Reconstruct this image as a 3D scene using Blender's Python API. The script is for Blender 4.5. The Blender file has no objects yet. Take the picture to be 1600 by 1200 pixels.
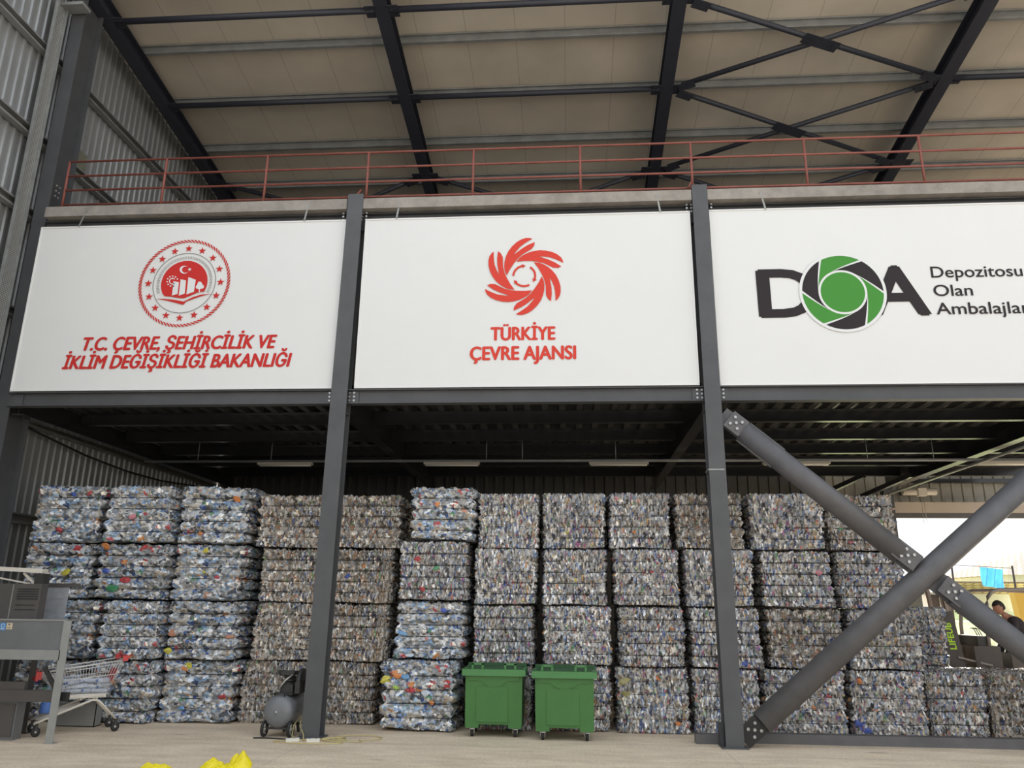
import bpy, bmesh, math, random
import numpy as np
from mathutils import Vector, Matrix, kdtree
from math import pi, sin, cos, radians

# ------------------------------------------------------------------ camera
SC = bpy.context.scene
COL = SC.collection
cam = bpy.data.cameras.new('camera')
cam.sensor_fit = 'HORIZONTAL'; cam.sensor_width = 36.0
cam.lens = 1216.58 * 36.0 / 1600.0
cam.clip_start = 0.05; cam.clip_end = 400
camo = bpy.data.objects.new('camera', cam); COL.objects.link(camo)
RT = Vector((0.99736972, 0.07169904, 0.01062536))
DN = Vector((-0.00941835, 0.27354872, -0.96181204))
FW = Vector((-0.07186755, 0.95918212, 0.27350449))
camo.matrix_world = Matrix(((RT.x, -DN.x, -FW.x, 0), (RT.y, -DN.y, -FW.y, 0), (RT.z, -DN.z, -FW.z, 1.75), (0, 0, 0, 1)))
SC.camera = camo

# ------------------------------------------------------------------ world, sun, exposure
wd = bpy.data.worlds.new('sky'); SC.world = wd; wd.use_nodes = True
wn = wd.node_tree.nodes; wl = wd.node_tree.links
bg = wn['Background']
tc = wn.new('ShaderNodeTexCoord'); sx = wn.new('ShaderNodeSeparateXYZ'); rp = wn.new('ShaderNodeValToRGB')
wl.new(tc.outputs['Generated'], sx.inputs[0]); wl.new(sx.outputs['Z'], rp.inputs[0])
rp.color_ramp.elements[0].position = 0.0; rp.color_ramp.elements[0].color = (0.96, 0.95, 0.93, 1)
rp.color_ramp.elements[1].position = 0.7; rp.color_ramp.elements[1].color = (0.80, 0.88, 1.0, 1)
wl.new(rp.outputs[0], bg.inputs['Color'])
bg.inputs['Strength'].default_value = 1.0
sun = bpy.data.lights.new('sun', 'SUN'); sun.energy = 10.0; sun.angle = radians(1.0); sun.color = (1.0, 0.93, 0.82)
suno = bpy.data.objects.new('sun', sun); COL.objects.link(suno)
suno.rotation_euler = Vector((-0.56, -0.74, -0.337)).to_track_quat('-Z', 'Y').to_euler()
vs = SC.view_settings
SC.display_settings.display_device = 'sRGB'
vs.view_transform = 'Standard'; vs.look = 'None'; vs.gamma = 1.0; vs.use_curve_mapping = False
vs.exposure = 0.58

# ------------------------------------------------------------------ materials
def s2l(c):
    c = c / 255.0
    return c / 12.92 if c <= 0.04045 else ((c + 0.055) / 1.055) ** 2.4
def rgb(r, g, b): return (s2l(r), s2l(g), s2l(b), 1.0)

def mat(name, col, rough=0.5, metal=0.0, var=0.0, scale=6.0, bump=0.0, bscale=None, spec=0.5, stretch=None, trans=0.0, alpha=1.0):
    m = bpy.data.materials.new(name); m.use_nodes = True
    nt = m.node_tree; N = nt.nodes; L = nt.links; b = N['Principled BSDF']
    b.inputs['Base Color'].default_value = col
    b.inputs['Roughness'].default_value = rough; b.inputs['Metallic'].default_value = metal
    b.inputs['Specular IOR Level'].default_value = spec
    if trans: b.inputs['Transmission Weight'].default_value = trans
    if alpha < 1: b.inputs['Alpha'].default_value = alpha
    if var or bump:
        t = N.new('ShaderNodeTexCoord'); mp = N.new('ShaderNodeMapping'); L.new(t.outputs['Object'], mp.inputs[0])
        if stretch: mp.inputs['Scale'].default_value = stretch
        nz = N.new('ShaderNodeTexNoise'); nz.inputs['Scale'].default_value = scale; nz.inputs['Detail'].default_value = 6
        nz.inputs['Roughness'].default_value = 0.62
        L.new(mp.outputs[0], nz.inputs['Vector'])
        if var:
            mr = N.new('ShaderNodeMapRange'); mr.inputs[1].default_value = 0.25; mr.inputs[2].default_value = 0.75
            mr.inputs[3].default_value = 1 - var; mr.inputs[4].default_value = 1 + var
            L.new(nz.outputs['Fac'], mr.inputs[0])
            mx = N.new('ShaderNodeVectorMath'); mx.operation = 'SCALE'; mx.inputs[0].default_value = col[:3]
            L.new(mr.outputs[0], mx.inputs['Scale']); L.new(mx.outputs[0], b.inputs['Base Color'])
        if bump:
            n2 = nz
            if bscale:
                n2 = N.new('ShaderNodeTexNoise'); n2.inputs['Scale'].default_value = bscale; n2.inputs['Detail'].default_value = 5
                L.new(mp.outputs[0], n2.inputs['Vector'])
            bp = N.new('ShaderNodeBump'); bp.inputs['Strength'].default_value = bump; bp.inputs['Distance'].default_value = 0.02
            L.new(n2.outputs['Fac'], bp.inputs['Height']); L.new(bp.outputs[0], b.inputs['Normal'])
    return m

M = {}
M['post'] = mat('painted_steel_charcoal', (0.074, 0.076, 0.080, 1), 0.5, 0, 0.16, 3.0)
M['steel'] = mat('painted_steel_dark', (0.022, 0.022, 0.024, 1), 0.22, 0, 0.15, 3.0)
M['navy'] = mat('painted_steel_navy', (0.030, 0.032, 0.044, 1), 0.5, 0, 0.12, 3.0)
M['tube'] = mat('painted_tube_grey', (0.105, 0.102, 0.105, 1), 0.5, 0, 0.22, 4.0)
M['bolt'] = mat('zinc_bolt', (0.42, 0.42, 0.42, 1), 0.35, 0.6)
M['galv'] = mat('galvanised_steel', (0.30, 0.31, 0.30, 1), 0.42, 0.35, 0.22, 5.0)
M['galvpur'] = mat('galvanised_purlin', (0.27, 0.275, 0.27, 1), 0.5, 0.15, 0.25, 2.5)
M['redlead'] = mat('red_primer_paint', (0.235, 0.068, 0.048, 1), 0.5, 0, 0.25, 5.0)
M['concrete'] = mat('concrete_edge', (0.29, 0.265, 0.235, 1), 0.85, 0, 0.3, 4.0, 0.3, 25)
M['banner'] = mat('white_banner_vinyl', (0.74, 0.745, 0.73, 1), 0.6, 0, 0.012, 1.2, 0.05, 3.0, 0.3)
M['bannerframe'] = mat('white_aluminium_edge', (0.78, 0.78, 0.76, 1), 0.4, 0)
M['red'] = mat('print_red', (0.56, 0.032, 0.028, 1), 0.6, spec=0.2)
M['coral'] = mat('print_coral', (0.66, 0.060, 0.040, 1), 0.6, spec=0.2)
M['greyline'] = mat('print_grey', (0.22, 0.21, 0.20, 1), 0.6, spec=0.2)
M['pgreen'] = mat('print_green', (0.065, 0.265, 0.045, 1), 0.6, spec=0.2)
M['pblack'] = mat('print_black', (0.034, 0.028, 0.030, 1), 0.6, spec=0.15)
M['pwhite'] = mat('print_white', (0.74, 0.75, 0.74, 1), 0.6, spec=0.3)
M['beige'] = mat('beige_board', (0.40, 0.36, 0.28, 1), 0.7, 0, 0.1, 3.0)
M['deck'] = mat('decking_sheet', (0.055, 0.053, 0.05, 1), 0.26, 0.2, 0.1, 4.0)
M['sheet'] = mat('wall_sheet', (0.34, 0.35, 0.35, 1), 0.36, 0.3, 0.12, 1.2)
M['sheetback'] = mat('back_wall_sheet_shaded', (0.06, 0.058, 0.052, 1), 0.5, 0.0, 0.15, 1.2)  # darkened copy of the back wall sheet, under-deck shade put into its colour
M['lintel'] = mat('lintel_cream', (0.52, 0.45, 0.38, 1), 0.6, 0, 0.05, 2.0)
M['wire'] = mat('baling_wire', (0.02, 0.02, 0.02, 1), 0.6)
M['sheetlit'] = mat('back_wall_sheet_lit', (0.30, 0.29, 0.25, 1), 0.5, 0.0, 0.15, 1.2)  # same sheet over the opening, lightened: light from the yard put into its colour
M['bin'] = mat('green_plastic', (0.050, 0.165, 0.038, 1), 0.45, 0, 0.08, 3.0, 0.03, 60)
M['binrim'] = mat('green_plastic_light', (0.070, 0.220, 0.070, 1), 0.42, 0, 0.08, 3.0)
M['binin'] = mat('green_plastic_dark', (0.02, 0.085, 0.025, 1), 0.5)
M['rubber'] = mat('black_rubber', (0.02, 0.02, 0.02, 1), 0.7)
M['castor'] = mat('castor_zinc', (0.46, 0.45, 0.42, 1), 0.35, 0.5)
M['tank'] = mat('compressor_grey', (0.16, 0.168, 0.175, 1), 0.35, 0, 0.1, 5.0)
M['black'] = mat('black_machine', (0.028, 0.028, 0.026, 1), 0.45, 0, 0.2, 8.0)
M['cable'] = mat('yellow_cable', (0.52, 0.44, 0.20, 1), 0.5)
M['white'] = mat('white_plastic', (0.72, 0.70, 0.62, 1), 0.4)
M['inox'] = mat('brushed_steel', (0.185, 0.19, 0.195, 1), 0.42, 0.25, 0.12, 3.0)
M['inoxdark'] = mat('brushed_steel_dark', (0.10, 0.092, 0.086, 1), 0.45, 0.2, 0.12, 4.0)
M['inoxlight'] = mat('brushed_steel_light', (0.33, 0.335, 0.32, 1), 0.4, 0.25, 0.12, 4.0)
M['cream'] = mat('cream_paint', (0.66, 0.62, 0.54, 1), 0.5)
M['haze'] = mat('clear_plastic_sheet', (0.38, 0.39, 0.41, 1), 0.25, 0, 0.2, 6.0, alpha=0.72)
M['stickblue'] = mat('sticker_blue', (0.06, 0.26, 0.58, 1), 0.5)
M['stickbeige'] = mat('sticker_beige', (0.64, 0.54, 0.36, 1), 0.5)
M['chrome'] = mat('cart_wire', (0.72, 0.70, 0.66, 1), 0.35, 0.2)
M['cartred'] = mat('cart_red_plastic', (0.55, 0.05, 0.05, 1), 0.4)
M['pet'] = mat('clear_bottle', (0.60, 0.66, 0.76, 1), 0.15, 0, 0.35, 9.0)
M['petblue'] = mat('bottle_cap_blue', (0.10, 0.22, 0.60, 1), 0.4)
M['bag'] = mat('yellow_bag', (0.80, 0.66, 0.01, 1), 0.3, 0, 0.12, 8.0)
M['skin'] = mat('skin', (0.48, 0.24, 0.16, 1), 0.5, 0, 0.08, 10)
M['hair'] = mat('dark_hair', (0.035, 0.025, 0.02, 1), 0.6, 0, 0.3, 30)
M['shirt'] = mat('dark_shirt', (0.040, 0.032, 0.036, 1), 0.8, 0, 0.2, 20)
M['trouser'] = mat('dark_trousers', (0.03, 0.03, 0.04, 1), 0.8, 0, 0.2, 20)
M['fork'] = mat('forklift_dark', (0.075, 0.06, 0.052, 1), 0.5, 0, 0.2, 5.0)
M['forkpost'] = mat('forklift_post', (0.32, 0.27, 0.24, 1), 0.45)
M['forkmast'] = mat('mast_steel', (0.30, 0.24, 0.20, 1), 0.45, 0.2, 0.2, 5.0)
M['lime'] = mat('lime_letters', (0.52, 0.85, 0.03, 1), 0.5)
M['ochre'] = mat('ochre_paint', (0.60, 0.40, 0.07, 1), 0.55)
M['grass'] = mat('dry_grass', (0.62, 0.66, 0.30, 1), 0.9, 0, 0.35, 3.0, 0.6, 14)
M['yard'] = mat('yard_ground', (0.62, 0.56, 0.47, 1), 0.9, 0, 0.2, 1.0)
M['tarp'] = mat('blue_tarp', (0.20, 0.55, 0.85, 1), 0.5, 0, 0.15, 4.0)
M['plaster'] = mat('pale_plaster', (0.85, 0.81, 0.75, 1), 0.8, 0, 0.05, 2.0)
M['hut'] = mat('hut_boards', (0.06, 0.045, 0.04, 1), 0.7, 0, 0.4, 6.0, stretch=(6, 6, 0.6))
M['lampoff'] = mat('lamp_casing', (0.46, 0.42, 0.35, 1), 0.4)
M['pane'] = mat('dirty_pane', (0.55, 0.55, 0.42, 1), 0.2, trans=0.6)

def tiled_roof_mat():
    m = bpy.data.materials.new('clay_roof_tiles'); m.use_nodes = True; N = m.node_tree.nodes; L = m.node_tree.links
    b = N['Principled BSDF']; b.inputs['Roughness'].default_value = 0.8
    t = N.new('ShaderNodeTexCoord'); br = N.new('ShaderNodeTexBrick'); L.new(t.outputs['UV'], br.inputs['Vector'])
    br.inputs['Color1'].default_value = (0.74, 0.58, 0.42, 1); br.inputs['Color2'].default_value = (0.68, 0.52, 0.36, 1)
    br.inputs['Mortar'].default_value = (0.20, 0.12, 0.08, 1); br.inputs['Scale'].default_value = 1.0
    br.inputs['Mortar Size'].default_value = 0.03; br.inputs['Brick Width'].default_value = 0.35; br.inputs['Row Height'].default_value = 0.35
    L.new(br.outputs['Color'], b.inputs['Base Color']); return m
M['tiles'] = tiled_roof_mat()

def floor_mat():
    m = bpy.data.materials.new('concrete_floor'); m.use_nodes = True; N = m.node_tree.nodes; L = m.node_tree.links
    b = N['Principled BSDF']; b.inputs['Roughness'].default_value = 0.62; b.inputs['Specular IOR Level'].default_value = 0.35
    t = N.new('ShaderNodeTexCoord')
    mp = N.new('ShaderNodeMapping'); mp.inputs['Scale'].default_value = (0.5, 1.6, 1); L.new(t.outputs['Object'], mp.inputs[0])
    n1 = N.new('ShaderNodeTexNoise'); n1.inputs['Scale'].default_value = 2.2; n1.inputs['Detail'].default_value = 8; n1.inputs['Roughness'].default_value = 0.65
    L.new(mp.outputs[0], n1.inputs['Vector'])
    r1 = N.new('ShaderNodeValToRGB'); e = r1.color_ramp.elements
    e[0].position = 0.30; e[0].color = (0.60, 0.48, 0.345, 1); e[1].position = 0.68; e[1].color = (0.87, 0.72, 0.535, 1)
    L.new(n1.outputs['Fac'], r1.inputs[0])
    n2 = N.new('ShaderNodeTexNoise'); n2.inputs['Scale'].default_value = 26; n2.inputs['Detail'].default_value = 5; L.new(t.outputs['Object'], n2.inputs['Vector'])
    r2 = N.new('ShaderNodeMapRange'); r2.inputs[1].default_value = 0.3; r2.inputs[2].default_value = 0.7; r2.inputs[3].default_value = 0.86; r2.inputs[4].default_value = 1.1
    L.new(n2.outputs['Fac'], r2.inputs[0])
    # dark oil spots with a shape of their own
    vo = N.new('ShaderNodeTexVoronoi'); vo.inputs['Scale'].default_value = 1.1; L.new(mp.outputs[0], vo.inputs['Vector'])
    r3 = N.new('ShaderNodeMapRange'); r3.inputs[1].default_value = 0.04; r3.inputs[2].default_value = 0.10; r3.inputs[3].default_value = 0.62; r3.inputs[4].default_value = 1.0
    L.new(vo.outputs['Distance'], r3.inputs[0])
    mu = N.new('ShaderNodeMath'); mu.operation = 'MULTIPLY'; L.new(r2.outputs[0], mu.inputs[0]); L.new(r3.outputs[0], mu.inputs[1])
    # saw-cut joints every 4 m
    se = N.new('ShaderNodeSeparateXYZ'); L.new(t.outputs['Object'], se.inputs[0])
    def joint(out, per, off):
        a = N.new('ShaderNodeMath'); a.operation = 'ADD'; a.inputs[1].default_value = off; L.new(out, a.inputs[0])
        w = N.new('ShaderNodeMath'); w.operation = 'PINGPONG'; w.inputs[1].default_value = per / 2; L.new(a.outputs[0], w.inputs[0])
        g = N.new('ShaderNodeMath'); g.operation = 'GREATER_THAN'; g.inputs[1].default_value = 0.006; L.new(w.outputs[0], g.inputs[0])
        q = N.new('ShaderNodeMapRange'); q.inputs[3].default_value = 0.75; q.inputs[4].default_value = 1.0; L.new(g.outputs[0], q.inputs[0]); return q.outputs[0]
    j1 = joint(se.outputs['X'], 5.4, 3.45); j2 = joint(se.outputs['Y'], 5.0, 4.4)
    m2 = N.new('ShaderNodeMath'); m2.operation = 'MULTIPLY'; L.new(j1, m2.inputs[0]); L.new(j2, m2.inputs[1])
    m3 = N.new('ShaderNodeMath'); m3.operation = 'MULTIPLY'; L.new(m2.outputs[0], m3.inputs[0]); L.new(mu.outputs[0], m3.inputs[1])
    vm = N.new('ShaderNodeVectorMath'); vm.operation = 'SCALE'; L.new(r1.outputs[0], vm.inputs[0]); L.new(m3.outputs[0], vm.inputs['Scale'])
    L.new(vm.outputs[0], b.inputs['Base Color'])
    bp = N.new('ShaderNodeBump'); bp.inputs['Strength'].default_value = 0.15; bp.inputs['Distance'].default_value = 0.02
    L.new(n2.outputs['Fac'], bp.inputs['Height']); L.new(bp.outputs[0], b.inputs['Normal'])
    return m
M['floor'] = floor_mat()

def roof_mat():
    m = bpy.data.materials.new('roof_panel_beige'); m.use_nodes = True; N = m.node_tree.nodes; L = m.node_tree.links
    b = N['Principled BSDF']; b.inputs['Roughness'].default_value = 0.55
    t = N.new('ShaderNodeTexCoord'); se = N.new('ShaderNodeSeparateXYZ'); L.new(t.outputs['Object'], se.inputs[0])
    w = N.new('ShaderNodeMath'); w.operation = 'PINGPONG'; w.inputs[1].default_value = 0.5; L.new(se.outputs['X'], w.inputs[0])
    g = N.new('ShaderNodeMath'); g.operation = 'GREATER_THAN'; g.inputs[1].default_value = 0.008; L.new(w.outputs[0], g.inputs[0])
    q = N.new('ShaderNodeMapRange'); q.inputs[3].default_value = 0.7; q.inputs[4].default_value = 1.0; L.new(g.outputs[0], q.inputs[0])
    nz = N.new('ShaderNodeTexNoise'); nz.inputs['Scale'].default_value = 0.9; nz.inputs['Detail'].default_value = 6; L.new(t.outputs['Object'], nz.inputs['Vector'])
    r = N.new('ShaderNodeMapRange'); r.inputs[1].default_value = 0.3; r.inputs[2].default_value = 0.7; r.inputs[3].default_value = 0.88; r.inputs[4].default_value = 1.08; L.new(nz.outputs['Fac'], r.inputs[0])
    mu = N.new('ShaderNodeMath'); mu.operation = 'MULTIPLY'; L.new(q.outputs[0], mu.inputs[0]); L.new(r.outputs[0], mu.inputs[1])
    vm = N.new('ShaderNodeVectorMath'); vm.operation = 'SCALE'; vm.inputs[0].default_value = (0.60, 0.54, 0.45); L.new(mu.outputs[0], vm.inputs['Scale'])
    L.new(vm.outputs[0], b.inputs['Base Color']); return m
M['roof'] = roof_mat()

def bale_mat(name, tint, gain):
    m = bpy.data.materials.new(name); m.use_nodes = True; N = m.node_tree.nodes; L = m.node_tree.links
    b = N['Principled BSDF']; b.inputs['Roughness'].default_value = 0.22; b.inputs['Specular IOR Level'].default_value = 0.6
    at = N.new('ShaderNodeAttribute'); at.attribute_name = 'piece'
    oi = N.new('ShaderNodeObjectInfo')
    r = N.new('ShaderNodeMapRange'); r.inputs[3].default_value = 0.88 * gain; r.inputs[4].default_value = 1.10 * gain; L.new(oi.outputs['Random'], r.inputs[0])
    vm = N.new('ShaderNodeVectorMath'); vm.operation = 'MULTIPLY'; vm.inputs[1].default_value = tint; L.new(at.outputs['Color'], vm.inputs[0])
    v2 = N.new('ShaderNodeVectorMath'); v2.operation = 'SCALE'; L.new(vm.outputs[0], v2.inputs[0]); L.new(r.outputs[0], v2.inputs['Scale'])
    L.new(v2.outputs[0], b.inputs['Base Color']); return m
M['balepale'] = bale_mat('crushed_clear_bottles', (1.02, 1.0, 0.975), 1.2)
M['balegrey'] = bale_mat('pressed_mixed_bottles', (1.02, 1.0, 0.965), 1.18)
M['balebrown'] = bale_mat('pressed_brownish_bottles', (1.03, 0.985, 0.925), 1.12)

# ------------------------------------------------------------------ mesh helpers
def V(*a): return Vector(a)
class MB:
    def __init__(s): s.bm = bmesh.new()
    def box(s, c, size, rot=None):
        hx, hy, hz = size[0] / 2, size[1] / 2, size[2] / 2
        R = rot if rot is not None else Matrix.Identity(3); c = Vector(c)
        v = [s.bm.verts.new(c + R @ Vector((x, y, z))) for x in (-hx, hx) for y in (-hy, hy) for z in (-hz, hz)]
        for f in ((0, 1, 3, 2), (4, 6, 7, 5), (0, 4, 5, 1), (2, 3, 7, 6), (0, 2, 6, 4), (1, 5, 7, 3)): s.bm.faces.new([v[i] for i in f])
        return s
    def bx(s, x0, x1, y0, y1, z0, z1): return s.box(((x0 + x1) / 2, (y0 + y1) / 2, (z0 + z1) / 2), (abs(x1 - x0), abs(y1 - y0), abs(z1 - z0)))
    def frame(s, p0, p1, up):
        d = (p1 - p0).normalized(); up = Vector(up)
        if abs(d.dot(up.normalized())) > 0.98: up = Vector((0, 1, 0)) if abs(d.y) < 0.9 else Vector((1, 0, 0))
        sd = d.cross(up).normalized(); u = sd.cross(d).normalized(); return sd, u
    def prof(s, p0, p1, pts, up=(0, 0, 1), close=True, caps=True):
        p0 = Vector(p0); p1 = Vector(p1); sd, u = s.frame(p0, p1, up)
        a = [s.bm.verts.new(p0 + sd * x + u * y) for x, y in pts]; b = [s.bm.verts.new(p1 + sd * x + u * y) for x, y in pts]
        n = len(pts)
        for i in range(n if close else n - 1):
            j = (i + 1) % n; s.bm.faces.new((a[i], a[j], b[j], b[i]))
        if close and caps: s.bm.faces.new(a[::-1]); s.bm.faces.new(b)
        return s
    def bar(s, p0, p1, w, h, up=(0, 0, 1)): return s.prof(p0, p1, [(-w / 2, -h / 2), (w / 2, -h / 2), (w / 2, h / 2), (-w / 2, h / 2)], up)
    def tube(s, p0, p1, r, n=10, r1=None, caps=True):
        p0 = Vector(p0); p1 = Vector(p1); sd, u = s.frame(p0, p1, (0, 0, 1)); r1 = r if r1 is None else r1
        a = [s.bm.verts.new(p0 + (sd * cos(2 * pi * i / n) + u * sin(2 * pi * i / n)) * r) for i in range(n)]
        b = [s.bm.verts.new(p1 + (sd * cos(2 * pi * i / n) + u * sin(2 * pi * i / n)) * r1) for i in range(n)]
        for i in range(n):
            j = (i + 1) % n; f = s.bm.faces.new((a[i], a[j], b[j], b[i])); f.smooth = True
        if caps: s.bm.faces.new(a[::-1]); s.bm.faces.new(b)
        return s
    def path(s, pts, r, n=6, closed=False):
        pts = [Vector(p) for p in pts]; m = len(pts); rings = []; up = Vector((0, 0, 1))
        for i, p in enumerate(pts):
            d = (pts[(i + 1) % m] - pts[i - 1]) if closed else (pts[min(i + 1, m - 1)] - pts[max(i - 1, 0)])
            d.normalize(); q = up if abs(d.dot(up)) < 0.95 else Vector((1, 0, 0))
            sd = d.cross(q).normalized(); u = sd.cross(d)
            rings.append([s.bm.verts.new(p + (sd * cos(2 * pi * k / n) + u * sin(2 * pi * k / n)) * r) for k in range(n)])
        for i in range(m if closed else m - 1):
            a = rings[i]; b = rings[(i + 1) % m]
            for k in range(n):
                f = s.bm.faces.new((a[k], a[(k + 1) % n], b[(k + 1) % n], b[k])); f.smooth = True
        if not closed: s.bm.faces.new(rings[0][::-1]); s.bm.faces.new(rings[-1])
        return s
    def lathe(s, c, axis, prof, n=20):
        c = Vector(c); ax = Vector(axis).normalized(); t = Vector((0, 0, 1)) if abs(ax.z) < 0.9 else Vector((1, 0, 0))
        e1 = ax.cross(t).normalized(); e2 = ax.cross(e1); rings = []
        for r, h in prof:
            if r < 1e-5: rings.append([s.bm.verts.new(c + ax * h)])
            else: rings.append([s.bm.verts.new(c + ax * h + (e1 * cos(2 * pi * k / n) + e2 * sin(2 * pi * k / n)) * r) for k in range(n)])
        for a, b in zip(rings[:-1], rings[1:]):
            for k in range(n):
                j = (k + 1) % n
                q = [a[k % len(a)], a[j % len(a)], b[j % len(b)], b[k % len(b)]]
                u = list(dict.fromkeys(q))
                if len(u) > 2:
                    f = s.bm.faces.new(u); f.smooth = True
        return s
    def plate(s, pts, y0, y1):
        """polygon in the x-z plane given thickness along y"""
        a = [s.bm.verts.new((x, y0, z)) for x, z in pts]; b = [s.bm.verts.new((x, y1, z)) for x, z in pts]; n = len(pts)
        for i in range(n):
            j = (i + 1) % n; s.bm.faces.new((a[i], a[j], b[j], b[i]))
        fs = [s.bm.faces.new(a), s.bm.faces.new(b[::-1])]
        return s
    def build(s, name, m, parent=None, smooth=None, tri=False, bevel=0, loc=None):
        if bevel:
            eg = [e for e in s.bm.edges if e.is_manifold and e.calc_face_angle(0) > 0.6]
            bmesh.ops.bevel(s.bm, geom=eg, offset=bevel, segments=2, profile=0.5, affect='EDGES', clamp_overlap=True)
        bmesh.ops.recalc_face_normals(s.bm, faces=s.bm.faces)
        if tri: bmesh.ops.triangulate(s.bm, faces=[f for f in s.bm.faces if len(f.verts) > 4])
        me = bpy.data.meshes.new(name); s.bm.to_mesh(me); s.bm.free()
        if smooth is not None:
            for p in me.polygons: p.use_smooth = smooth
        me.materials.append(m)
        o = bpy.data.objects.new(name, me); COL.objects.link(o)
        if parent is not None: o.parent = parent
        if loc is not None: o.location = loc
        return o

def tag(o, label=None, cat=None, group=None, kind=None):
    if label: o['label'] = label
    if cat: o['category'] = cat
    if group: o['group'] = group
    if kind: o['kind'] = kind
    return o
def empty(name, loc=(0, 0, 0), label=None, cat=None, group=None, rz=0.0):
    o = bpy.data.objects.new(name, None); COL.objects.link(o); o.location = loc; o.rotation_euler = (0, 0, rz); o.empty_display_size = 0.1
    return tag(o, label, cat, group)
def I(h, b, tf, tw):
    H = h / 2; B = b / 2; t = tw / 2
    return [(-B, -H), (B, -H), (B, -H + tf), (t, -H + tf), (t, H - tf), (B, H - tf), (B, H), (-B, H), (-B, H - tf), (-t, H - tf), (-t, -H + tf), (-B, -H + tf)]
def Cs(h, b, t, lip=0.0):
    H = h / 2
    p = [(0, -H), (b, -H)]
    if lip: p += [(b, -H + lip), (b - t, -H + lip), (b - t, -H + t)]
    else: p += [(b, -H + t)]
    p += [(t, -H + t), (t, H - t)]
    if lip: p += [(b - t, H - t), (b - t, H - lip), (b, H - lip)]
    else: p += [(b, H - t)]
    p += [(b, H), (0, H)]
    return p
def bolts(mb, c, e1, e2, n, pts, r=0.022, h=0.02):
    c = Vector(c); e1 = Vector(e1); e2 = Vector(e2); n = Vector(n)
    for a, b in pts:
        q = c + e1 * a + e2 * b; mb.tube(q, q + n * h, r, 6)
    return mb

# ================================================================== SETTING
PX = [-8.88, -3.43, 2.08, 7.70]          # frame lines across the hall
YF = 11.22                                # plane of the mezzanine front
def rz(y): return 12.25 - 0.14 * (y - 14.1)   # underside of the rafters
R0, R1 = 10.5, 20.1

# floor: one slab inside, bare ground outside
o = MB().bx(-9.6, 22, -14, 20.3, -0.2, 0.0).build('floor', M['floor']); tag(o, kind='structure')
o = MB().bx(-60, 90, 20.3, 120, -0.25, -0.02).build('ground_yard', M['yard']); tag(o, kind='structure')

def corrugated(name, fixed, a0, a1, axis, zb, ztop, m, pitch=0.26, dep=0.035, sign=1):
    """trapezoid sheet: runs along y (axis 'y', at x=fixed) or along x (axis 'x', at y=fixed)"""
    mb = MB(); bm = mb.bm; pts = []; t = a0; k = 0
    while t < a1:
        pts += [(t, 0), (t + pitch * 0.62, 0), (t + pitch * 0.70, dep), (t + pitch * 0.92, dep)]; t += pitch
    pts.append((a1, 0)); pts = [p for p in pts if p[0] <= a1]
    rows = []
    for off in (0.0, -0.012):
        lo = []; hi = []
        for a, d in pts:
            zt = ztop(a) if callable(ztop) else ztop
            q = fixed + sign * (d + off)
            if axis == 'y': lo.append(bm.verts.new((q, a, zb))); hi.append(bm.verts.new((q, a, zt)))
            else: lo.append(bm.verts.new((a, q, zb))); hi.append(bm.verts.new((a, q, zt)))
        rows.append((lo, hi))
    for lo, hi in rows:
        for i in range(len(lo) - 1): bm.faces.new((lo[i], lo[i + 1], hi[i + 1], hi[i]))
    (l0, h0), (l1, h1) = rows
    for A, B in ((l0, l1), (h0, h1)):
        for i in range(len(A) - 1): bm.faces.new((A[i], A[i + 1], B[i + 1], B[i]))
    for i in (0, -1): bm.faces.new((l0[i], h0[i], h1[i], l1[i]))
    o = mb.build(name, m); tag(o, kind='structure'); return o
corrugated('wall_left', -9.42, 4.0, 20.2, 'y', 0.0, lambda y: rz(max(y, R0)) + 0.56, M['sheet'], pitch=0.19, dep=0.03)
# opposite side of the open hall, out of view: added to block low sky light
corrugated('wall_opposite_blocker', -13.5, -9.4, 19.6, 'x', 0.0, 7.0, M['sheet'])
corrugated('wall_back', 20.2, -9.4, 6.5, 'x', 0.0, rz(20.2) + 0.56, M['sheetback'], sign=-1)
corrugated('wall_back', 20.2, 6.5, 17.6, 'x', 4.31, rz(20.2) + 0.56, M['sheetlit'], sign=-1)
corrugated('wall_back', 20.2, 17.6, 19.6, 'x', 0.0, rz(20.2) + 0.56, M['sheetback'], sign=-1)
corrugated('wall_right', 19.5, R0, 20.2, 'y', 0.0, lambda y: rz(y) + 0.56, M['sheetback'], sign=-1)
o = MB().bx(6.52, 17.58, 19.98, 20.16, 4.05, 4.31).build('trim_1', M['lintel'], bevel=0.01); tag(o, kind='structure')
o = MB().bx(6.52, 17.58, 20.0, 20.1, 3.93, 4.045).build('trim_2', M['inoxdark']); tag(o, kind='structure')
# cladding behind the banners and the two floors of the mezzanine
o = MB().bx(-8.7, 7.9, 11.56, 11.62, 4.99, 7.50).build('wall_front', M['beige']); tag(o, kind='structure')
o = MB().bx(-8.7, 10.5, 11.42, 19.5, 7.90, 8.04).build('floor_upper', M['concrete']); tag(o, kind='structure')
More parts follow.
